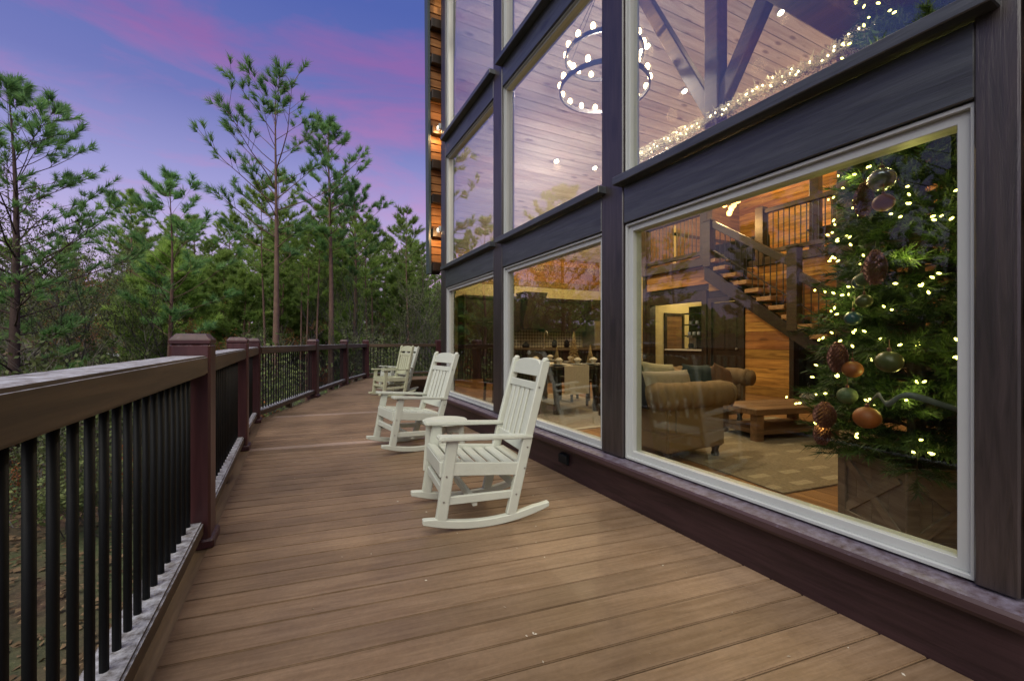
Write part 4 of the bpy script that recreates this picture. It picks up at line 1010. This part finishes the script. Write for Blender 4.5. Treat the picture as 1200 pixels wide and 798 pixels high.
ball('silver glass ball ornament high on the left of the tree', (2.56,1.04,1.94), 0.058, M_CLEAR, None, .98)
ball('orange ball ornament high on the left of the tree below the silver one', (2.50,1.01,1.81), 0.044, M_ORNG, OB)
ball('orange ball ornament beside the left hanging pinecone', (2.66,1.21,1.0), 0.048, M_ORNG, OB)
ball('large orange ball ornament low on the tree above the planter', (2.44,1.05,.785), 0.056, M_ORNG, OB)
ball('teal glass ball ornament at the left edge of the tree beside the mossy ball', (2.64,1.16,1.46), 0.043, M_TEAL, None)
ball('small teal glass ball ornament at the left edge below the olive ball', (2.60,1.18,1.27), 0.039, M_TEAL, None)
def ribbon(label, pts, wd, m):
    mb = MB(); P_ = [Vector(p) for p in pts]; n = 40; L2 = []
    for i in range(n+1):
        f_ = i/n*(len(P_)-1); k = min(int(f_), len(P_)-2); t_ = f_-k
        a = P_[max(k-1,0)]; b_ = P_[k]; c = P_[k+1]; d_ = P_[min(k+2,len(P_)-1)]
        L2.append(.5*((2*b_)+(c-a)*t_+(2*a-5*b_+4*c-d_)*t_*t_+(3*b_-a-3*c+d_)*t_**3))
    for i, p in enumerate(L2):
        w2 = Vector((.35*math.sin(i*.5),.35*math.cos(i*.4),1)).normalized()*wd/2
        nrm = Vector((-.93,-.36,0))*.0015
        mb.v += [tuple(p-w2-nrm),tuple(p+w2-nrm),tuple(p+w2+nrm),tuple(p-w2+nrm)]
    for i in range(n):
        for j in range(4): mb.f.append((i*4+j,i*4+(j+1)%4,i*4+4+(j+1)%4,i*4+4+j))
    o = mb.build('ribbon', m, None, smooth=True); tag(o, label, 'ribbon', 'ribbons on the christmas tree')
M_RIB = plain('teal_ribbon', (.11,.14,.13), .5, .3, 50); M_RIB2 = plain('grey_green_ribbon', (.045,.062,.045), .6, .3, 40)
ribbon('teal ribbon looping low across the tree above the planter', [(2.60,1.13,.80),(2.42,1.0,.90),(2.36,.94,.87),(2.33,.86,.92),(2.40,.75,.88),(2.45,.65,.84)], .028, M_RIB)
# ================================================================== rocking chairs
def rocker_chair(m):
    e = empty('rocking_chair', (0,0,0))
    W = .255
    # rocker runners: one arc each
    def arc(x, r0=1.12, xc=.05): return r0-math.sqrt(r0*r0-(x-xc)**2)
    for s_ in (-1,1):
        o, i_ = [], []
        xs = [-.34+.79*k/22 for k in range(23)]
        lo = [(x, arc(x)) for x in xs]; hi = [(x, arc(x)+.052-(.02*max(0,(x-.34)/.12) if x > .34 else 0)-(.018*max(0,(-.28-x)/.06) if x < -.28 else 0)) for x in xs]
        MB().prism(lo+hi[::-1], 'y', s_*W-.021, s_*W+.021).build('rocker', m, e, bevel=.005, smooth=False)
        MB().bar((-.235,s_*W,.075),(-.165,s_*W,.595),.040,.066,up=(1,0,0)).build('front_leg', m, e, bevel=.007, seg=2)
        # tall back post, raked
        MB().bar((.195,s_*W,.055),(.305,s_*W,.56),.040,.062,up=(1,0,0)).bar((.305,s_*W,.56),(.425,s_*W,1.085),.040,.056,up=(1,0,0)).lathe([(.020,0),(.024,.012),(.014,.028)],10,(.425,s_*W,1.08)).build('back_post', m, e, bevel=.006)
        # arm: flat paddle, wider in front
        ol = [(-.255,s_*W-.045),(-.235,s_*W-.055),(.02,s_*W-.045),(.335,s_*W-.028),(.335,s_*W+.028),(.02,s_*W+.045),(-.235,s_*W+.055),(-.255,s_*W+.045)]
        am = MB().prism(ol if s_ > 0 else ol, 'z', .592, .618)
        am.v = [(x,y,z+.0-.035*(x+.25)/.58) for x,y,z in am.v]
        am.build('arm', m, e, bevel=.006, seg=2)
        MB().bar((-.205,s_*W,.405),(.275,s_*W,.355),.030,.085).build('side_rail', m, e, bevel=.004)
        MB().bar((-.222,s_*W,.20),(.225,s_*W,.19),.026,.052).build('side_stretcher', m, e, bevel=.004)
    MB().bar((-.218,-W+.02,.255),(-.218,W-.02,.255),.026,.055).build('front_stretcher', m, e, bevel=.004)
    MB().bar((.235,-W+.02,.235),(.235,W-.02,.235),.026,.055).build('rear_stretcher', m, e, bevel=.004)
    MB().bar((-.03,-W,.165),(-.03,W,.165),.03,.05).build('cross_stretcher', m, e, bevel=.004)
    MB().bar((-.225,-W+.02,.395),(-.225,W-.02,.395),.026,.10).build('apron', m, e, bevel=.004)
    # seat of slats following a dished curve
    for k in range(7):
        f_ = k/6; x = -.235+.49*f_; z = .462-.055*math.sin(f_*PI*.62)-.02*f_
        x2 = x+.064; f2 = (k+.94)/6; z2 = .462-.055*math.sin(min(f2,1.1)*PI*.62)-.02*f2
        mb = MB(); hw = W-.012 if k > 0 and k < 6 else W-.024
        mb.add([(x,-hw,z-.02),(x2,-hw,z2-.02),(x2,hw,z2-.02),(x,hw,z-.02),(x,-hw,z),(x2,-hw,z2),(x2,hw,z2),(x,hw,z)],[(0,3,2,1),(4,5,6,7),(0,1,5,4),(1,2,6,5),(2,3,7,6),(3,0,4,7)])
        mb.build('seat_slat', m, e, bevel=.005, seg=2)
    def bx(z): return .305+(z-.56)*.2286
    MB().bar((bx(.50),-W+.02,.50),(bx(.50),W-.02,.50),.030,.075,up=(.2,0,1)).build('lower_back_rail', m, e, bevel=.004)
    MB().bar((bx(.905),-W+.02,.905),(bx(.905),W-.02,.905),.030,.055,up=(.2,0,1)).build('upper_back_rail', m, e, bevel=.004)
    for k in range(5):
        y = -.168+k*.084
        MB().bar((bx(.53)-.0,y,.53),(bx(.885)-.0,y,.885),.058,.016,up=(1,0,-.2)).build('back_slat', m, e, bevel=.004)
    cr_ = [(-W+.018,.975)]+[(y_, 1.045+.052*math.sqrt(max(0,1-(y_/(W+.0))**2))-(.012 if abs(y_)>.2 else 0)) for y_ in [-.236+.472*k/14 for k in range(15)]]+[(W-.018,.975)]
    mb = MB().prism(cr_, 'x', -.013, .013); mb.v = [(x+bx(z),y,z) for x,y,z in mb.v]
    mb.build('headrest', m, e, bevel=.004)
    sc_ = MB()
    for s_ in (-1,1):
        for (x,z) in ((-.205,.36),(-.222,.20),(.28,.36),(.225,.19),(.30,.50),(.375,.905)):
            sc_.tube([(x,s_*(W+.0195),z),(x,s_*(W+.0225),z)],.006,8)
    sc_.build('screws', M_STEEL, e)
    done = set()
    for o in e.children:      # a low, deep rocker
        for v in o.data.vertices: v.co.x *= 1.04; v.co.z *= .94; v.co.x += .012*max(0, v.co.z-.45)
    return e
CH = [((1.045,2.70),-6,'white rocking chair nearest the camera, by the large right window'),
      ((1.12,4.68),8,'white rocking chair second from the camera, behind the round side table'),
      ((1.72,9.2),14,'white rocking chair painted as yellow-lit, far down the deck, nearer of the pair'),
      ((2.06,10.0),14,'white rocking chair farthest down the deck, behind the yellow-lit one')]
P1 = rocker_chair(M_CHAIR)
for i,((x,y),dg,lab) in enumerate(CH):
    c = P1 if i == 0 else copy_tree(P1)
    th_ = math.radians((0,2.2,-2.5,1.5)[i]); rz_ = math.radians(dg)          # each rests at its own point of the rock
    ox, oz = .052-(.052*math.cos(th_)+1.289*math.sin(th_)), 1.289-(1.289*math.cos(th_)-.052*math.sin(th_))
    c.location = (x+ox*math.cos(rz_), y+ox*math.sin(rz_), oz+.001); c.rotation_euler = (0,th_,rz_)
    tag(c, lab, 'rocking chair', 'rocking chairs on the deck')
    if i == 2:
        for ch_ in c.children:
            if ch_.name.startswith('screws'): continue
            ch_.material_slots[0].link = 'OBJECT'; ch_.material_slots[0].material = M_CHAIR_YLIT
tb = empty('side_table', (1.18,3.64,0), .2, 'small round white side table between the two nearest rocking chairs', 'table')
for k in range(5):
    a, c = -.195+k*.078+.0015, -.195+(k+1)*.078-.0015
    ol = []
    for j in range(7): y = a+(c-a)*j/6; ol.append((-math.sqrt(max(.0004,.196**2-y*y)), y))
    for j in range(7): y = c+(a-c)*j/6; ol.append((math.sqrt(max(.0004,.196**2-y*y)), y))
    MB().prism(ol[::-1],'z',.432,.456).build('top_slat', M_CHAIR, tb, bevel=.003)
for k in range(4):
    a = k*PI/2+PI/4; c_,s_ = math.cos(a),math.sin(a)
    MB().bar((c_*.175,s_*.175,0),(c_*.145,s_*.145,.432),.04,.045,up=(c_,s_,0)).build('leg', M_CHAIR, tb, bevel=.004)
MB().bar((-.095,-.095,.38),(.095,.095,.38),.026,.07).build('apron', M_CHAIR, tb); MB().bar((-.095,.095,.378),(.095,-.095,.378),.026,.07).build('apron', M_CHAIR, tb)
MB().bar((-.115,-.115,.16),(.115,.115,.16),.024,.045).build('stretcher', M_CHAIR, tb); MB().bar((-.115,.115,.158),(.115,-.115,.158),.024,.045).build('stretcher', M_CHAIR, tb)

# ================================================================== trees
M_NEEDLE = leafmat('pine_needle', (.11,.25,.095), (.30,.50,.16), .5, .45, .9, .22)
M_NEEDLE_D = leafmat('pine_needle_far', (.14,.25,.060), (.40,.53,.13), .5, .45, .45, .32)
M_PBARK = plain('pine_bark', (.16,.095,.070), .9, .35, 5, bump=.9, bsc=22)
M_DBARK = plain('dark_pine_bark', (.075,.048,.040), .9, .35, 5, bump=.9, bsc=22)
M_GBARK = plain('grey_bark', (.105,.095,.080), .9, .35, 6, orand=.45)
M_RUST = leafmat('rust_leaf', (.22,.065,.022), (.46,.18,.06), .7, .3, 1.5)
M_OLEAF = leafmat('olive_leaf', (.075,.110,.035), (.19,.22,.075), .6, .3, .8, .3)
def pine_meshes(seed, H, r0, cs, CR, nb, tufts, nneed, nl, nw, qlo=.30, upb=.05):
    """trunk+limbs mesh and needle mesh; tufts of long needles at the branch ends"""
    R = random.Random(seed); tk, nd = MB(), MB()
    lean = Vector((R.uniform(-.02,.02),R.uniform(-.02,.02),0)); ph = R.random()*6
    def tp(z): f_ = z/H; return Vector((lean.x*z+.10*math.sin(f_*5+ph)*f_, lean.y*z+.10*math.cos(f_*4+ph)*f_, z))
    zs = [-.5]+[H*k/12 for k in range(13)]
    tk.tube([tp(z) for z in zs], [r0*1.15]+[max(.012, r0*(1-.93*(k/12)**.95)) for k in range(13)], 9, False)
    def tuft(c, d, s_=1.):
        u1 = d.orthogonal().normalized(); u2 = d.cross(u1)
        for k in range(nneed):
            a = R.random()*6.28; sp = R.uniform(.25,1.15); b_ = c-d*R.random()*nl*.7*s_
            v = (d*1.0+(u1*math.cos(a)+u2*math.sin(a))*sp).normalized()*nl*s_*R.uniform(.7,1.1)
            sd = v.cross(Vector((R.gauss(0,1),R.gauss(0,1),R.gauss(0,1)))).normalized()*nw
            nd.add([b_-sd,b_+sd,b_+v],[(0,1,2)])
    for i in range(nb):
        f_ = ((i+R.random()*.8)/nb); z = H*(cs+(1-cs)*f_**.9)*.985; a = i*2.4+R.uniform(-.5,.5)
        g_ = (z/H-cs)/(1-cs); prof = (.45+1.1*g_) if g_ < .35 else (.835*(1-((g_-.35)/.68)**1.5)+.12)
        ln = CR*prof*R.uniform(.65,1.2); up = upb+.75*g_+R.uniform(-.15,.2)
        d = Vector((math.cos(a),math.sin(a),up)).normalized(); p0 = tp(z)
        pts = [p0]; nseg = 4
        for k in range(nseg):
            d = (d+Vector((R.gauss(0,.10),R.gauss(0,.10),.07))).normalized(); pts.append(pts[-1]+d*ln/nseg)
        rb = max(.008, r0*.20*(1-g_*.7)*min(1.3,ln/CR+.3)); tk.tube(pts, [rb*(1-.8*k/nseg) for k in range(nseg+1)], 4, False)
        tuft(pts[-1], d, 1.05)
        for k in range(tufts):
            q = R.uniform(qlo,1.)*nseg; j = min(int(q), nseg-1); c = pts[j].lerp(pts[j+1], q-j); s_ = 1 if k % 2 else -1
            side = d.cross(Vector((0,0,1))).normalized()*s_
            td = (d*R.uniform(.5,1)+side*R.uniform(.4,1.)+Vector((0,0,R.uniform(.0,.55)))).normalized(); tl = ln*R.uniform(.12,.30)
            tk.tube([c,c+td*tl],[rb*.35,rb*.2],3,False); tuft(c+td*tl, td)
    tuft(tp(H), Vector((0,0,1)), 1.2)
    return tk, nd
def make_pine(name, seed, H, r0, cs, CR, nb, tufts, nneed, nl, nw, mat_n, label=None, group=None, qlo=.30, upb=.05, bark=None):
    tk, nd = pine_meshes(seed, H, r0, cs, CR, nb, tufts, nneed, nl, nw, qlo, upb)
    e = empty(name, (0,0,0), 0, label, 'tree', group)
    tk.build('trunk', bark or M_PBARK, e, smooth=True); tag(nd.build('crown', mat_n, e), kind=None)
    return e
def plant(e, x, y, rz=0, s_=1., dz=0):
    e.location = (x, y, gz(x,y)+dz-.05); e.rotation_euler = (0,0,rz); e.scale = (s_,)*3; return e
# named pines
plant(make_pine('pine_tree',1,10.6,.17,.22,3.5,58,11,46,.26,.010,M_NEEDLE,'large open-crowned pine at the far left, its trunk just beyond the near railing',None,.42,.16,M_DBARK), -7.05, 17.03)
plant(make_pine('pine_tree',2,13.1,.155,.50,3.3,30,8,46,.29,.011,M_NEEDLE,'tallest slender pine with a long bare trunk in the middle of the tree line',None,.5,.35), -.72, 18.3, .6)
plant(make_pine('pine_tree',3,13.0,.16,.50,2.3,40,8,44,.29,.012,M_NEEDLE,'second tallest pine, right of the tallest one, with a dense narrow crown',None,.45,.35), 1.45, 21.5, 1.4)
plant(make_pine('pine_tree',4,11.4,.15,.52,2.4,32,8,44,.30,.013,M_NEEDLE,'third tall pine with a leaning pinkish trunk above the far end of the deck',None,.5,.35), 2.75, 24.6, 2.2)
plant(make_pine('pine_tree',5,9.0,.11,.35,2.8,32,8,44,.28,.011,M_NEEDLE,'young loose pine left of the tallest pine, its branches against the pink sky',None,.45,.3), -4.15, 19.6, .2)
# pines outside the left edge of the view that the windows mirror
PA = [make_pine('pine_tree',31+k,11.5,.14,(.30,.42,.36)[k],(2.9,2.4,2.6)[k],46,10,34,.32,.016,M_NEEDLE_D) for k in range(3)]
PB = [make_pine('pine_tree',41+k,(8.5,10.5,7.0)[k],.10,(.10,.18,.06)[k],(2.3,2.2,2.1)[k],64,11,26,.38,.022,M_NEEDLE_D) for k in range(3)]
used = set()
def pine_copy(proto, x, y, s_, label, group):
    if id(proto) in used: e = copy_tree(proto)
    else: e = proto; used.add(id(proto))
    tag(e, label, 'tree', group); plant(e, x, y, R.random()*6.28, s_); return e
R = random.Random(77)
SIDE = 'green pine in the wood left of the deck, mirrored in the window glass'
for k,(x,y) in enumerate(((-9,4.2),(-8,1.8),(-10.5,.2),(-13,8.5),(-15.5,13),(-15,4),(-16.5,9),(-18,14),(-17,1),(-22,6),(-23,12),(-12,-3),(-18,-5),(-12.5,17.5),(-26,2),(-21,16),(-28,10),(-30,-4),(-25,-8),(-32,5),(-20,22))):
    pine_copy(PA[k % 3], x, y, R.uniform(.75,1.0), SIDE, 'pines left of the deck')
def pol(u, d):    # a bearing in the view, out to distance d
    t = (u-600)/499.; k = d/math.sqrt(1+t*t)
    S, C = math.sin(YAW), math.cos(YAW)
    return (S+t*C)*k*math.sqrt(1+t*t)*.0+(S+t*C)*k, (C-t*S)*k
MIDP = 'bushy green pine in the dense stand beyond the far railing'
for k in range(60):
    f_ = k/59; u = 150+395*((k*.618034) % 1.0); d = R.uniform(25, 58)
    x, y = pol(u, d); pine_copy((PB+PA)[k % 3 if (d < 38 or k % 4) else 3+k % 3], x, y, R.uniform(.80,1.08)*(1.0 if d > 36 else .85), MIDP, 'dense pines beyond the far railing')
PC = [make_pine('pine_tree',51+k,(11.5,10.2)[k],.085,.52,1.7,26,8,30,.30,.014,M_NEEDLE_D) for k in range(2)]
for k in range(20):
    u = 300+205*((k*.618034+.4) % 1.0); d = R.uniform(22, 34); x, y = pol(u, d)
    pine_copy(PC[k % 2], x, y, R.uniform(.72,1.0), 'slender pine with a bare pale trunk in front of the dense stand', 'slender pines beyond the far railing')
for k in range(16):
    u = -60+220*((k*.618034) % 1.0); d = R.uniform(50, 80)
    x, y = pol(u, d); pine_copy(PB[k % 3], x, y, R.uniform(.6,.85), 'distant pine low on the left horizon behind the bare trees', 'distant pines on the left')
# bare deciduous trees and brush
def bare_meshes(seed, H, r0, depth, leaves, lm_, spread=.55, lsz=.05, stems=1, n3=3):
    R = random.Random(seed); tk, lf = MB(), MB()
    def grow(p, d, ln, r, lev):
        n = 4; pts = [p]
        for k in range(n):
            d = (d+Vector((R.gauss(0,.13),R.gauss(0,.13),.05))).normalized(); pts.append(pts[-1]+d*ln/n)
        tk.tube(pts, [max(.004,r*(1-.45*k/n)) for k in range(n+1)], 5 if lev == 0 else 3, False)
        if lev >= depth-1:
            for k in range(leaves):
                c = pts[0].lerp(pts[-1], R.random())+Vector((R.gauss(0,.1),R.gauss(0,.1),R.gauss(0,.1)))
                a = Vector((R.gauss(0,1),R.gauss(0,1),R.gauss(0,1))).normalized()*lsz; b_ = a.orthogonal().normalized()*lsz*.55
                lf.add([c-a,c-b_,c+a,c+b_],[(0,1,2,3)])
        if lev < depth:
            for k in range(n3+(1 if lev == 0 else 0)+(2 if lev == 0 and stems == 1 else 0)):
                q = R.uniform(.35,1.)*n; j = min(int(q),n-1); c = pts[j].lerp(pts[j+1], q-j)
                nd = (d+Vector((R.gauss(0,spread),R.gauss(0,spread),R.uniform(-.1,.45)))).normalized()
                grow(c, nd, ln*R.uniform(.5,.72), max(.004,r*.5), lev+1)
    for s_ in range(stems):
        grow(Vector((R.gauss(0,.15)*(stems>1),R.gauss(0,.15)*(stems>1),-.3)), Vector((R.gauss(0,.12 if stems==1 else .4),R.gauss(0,.12 if stems==1 else .4),1)).normalized(), H*.55, r0, 0)
    return tk, lf
def make_bare(name, cat, lpart, *a, **k):
    tk, lf = bare_meshes(*a, **k); e = empty(name, (0,0,0)); e['category'] = cat
    tk.build('trunk' if cat == 'tree' else 'stems', M_GBARK, e, smooth=False)
    if lf.v: lf.build(lpart, a[5], e)
    return e
BT = [make_bare('bare_tree','tree','leaves',61,9.0,.085,4,8,M_OLEAF,.55,.05), make_bare('bare_tree','tree','leaves',62,8.0,.07,4,5,M_RUST,.6,.05), make_bare('bare_tree','tree','leaves',63,10.,.08,4,9,M_OLEAF,.45,.055)]
BS = [make_bare('bare_shrub','shrub','leaves',71,3.2,.022,3,3,M_OLEAF,.6,.06,4), make_bare('bare_shrub','shrub','leaves',72,2.6,.02,3,9,M_OLEAF,.7,.06,5), make_bare('bare_shrub','shrub','leaves',73,3.8,.025,3,5,M_OLEAF,.5,.06,4), make_bare('bare_shrub','shrub','leaves',74,2.4,.018,3,7,M_RUST,.7,.055,5)]
def bare_copy(proto, x, y, s_, label, group=None):
    if id(proto) in used: e = copy_tree(proto)
    else: e = proto; used.add(id(proto))
    e['label'] = label
    if group: e['group'] = group
    elif 'group' in e: del e['group']
    plant(e, x, y, R.random()*6.28, s_)
x, y = pol(128, 30); bare_copy(BT[2], x, y, 1.12, 'round-crowned small-leaved tree standing alone between left pine and pine stand')
for k in range(34):
    u = -40+300*((k*.618034+.1) % 1.0); d = R.uniform(19, 42); x, y = pol(u, d)
    bare_copy(BT[k % 3], x, y, R.uniform(.45,.85), 'thin half-bare tree in the tangled wood on the left', 'half-bare trees on the left')
for k in range(26):
    u = 290+260*((k*.618034+.3) % 1.0); d = R.uniform(19, 40); x, y = pol(u, d)
    bare_copy(BT[(k+1) % 3], x, y, R.uniform(.45,.8), 'thin pale-stemmed bare sapling in front of the dense pines', 'saplings beyond the far railing')
for k in range(95):
    u = -120+660*((k*.618034+.2) % 1.0); d = R.uniform(11, 34); x, y = pol(u, d)
    if k % 3 == 0: x, y = -7-abs(R.gauss(0,9)), R.uniform(-4, 18)
    if -1.2 < x < 9 and y < 15: continue
    if x > -1.6 and y < 14: continue
    bare_copy(BS[k % 4], x, y, R.uniform(.7,1.15)*(.6 if d < 15 else 1), 'tangled bare shrub with sparse leaves in the undergrowth', 'shrubs in the undergrowth')
for k in range(22):
    x, y = R.uniform(-24,-9), R.uniform(-3,14)
    bare_copy(BT[k % 3], x, y, R.uniform(.5,.8), 'thin bare tree left of the deck, seen mirrored in the glass', 'bare trees left of the deck')
# far-off wood that closes the horizon
fm = MB(); ft = MB(); R = random.Random(9)
for k in range(15000):
    a = R.uniform(-2.3, 1.75); d = R.uniform(62, 92); x, y = d*math.sin(a), d*math.cos(a); z0 = gz(x,y)
    top = 5.2+1.6*math.sin(a*9)+1.2*math.sin(a*23+1)+.9*math.sin(a*57)
    z = z0+top*R.random()**.8
    s_ = R.uniform(.35,.8); v1 = Vector((R.gauss(0,1),R.gauss(0,1),R.gauss(0,1))).normalized()*s_; v2 = v1.orthogonal().normalized()*s_*.6
    c = Vector((x,y,z)); fm.add([c-v1,c-v2,c+v1,c+v2],[(0,1,2,3)])
tag(fm.build('distant_wood', M_NEEDLE_D), kind='stuff')
for e_ in PA+PB+BT+BS:
    assert id(e_) in used
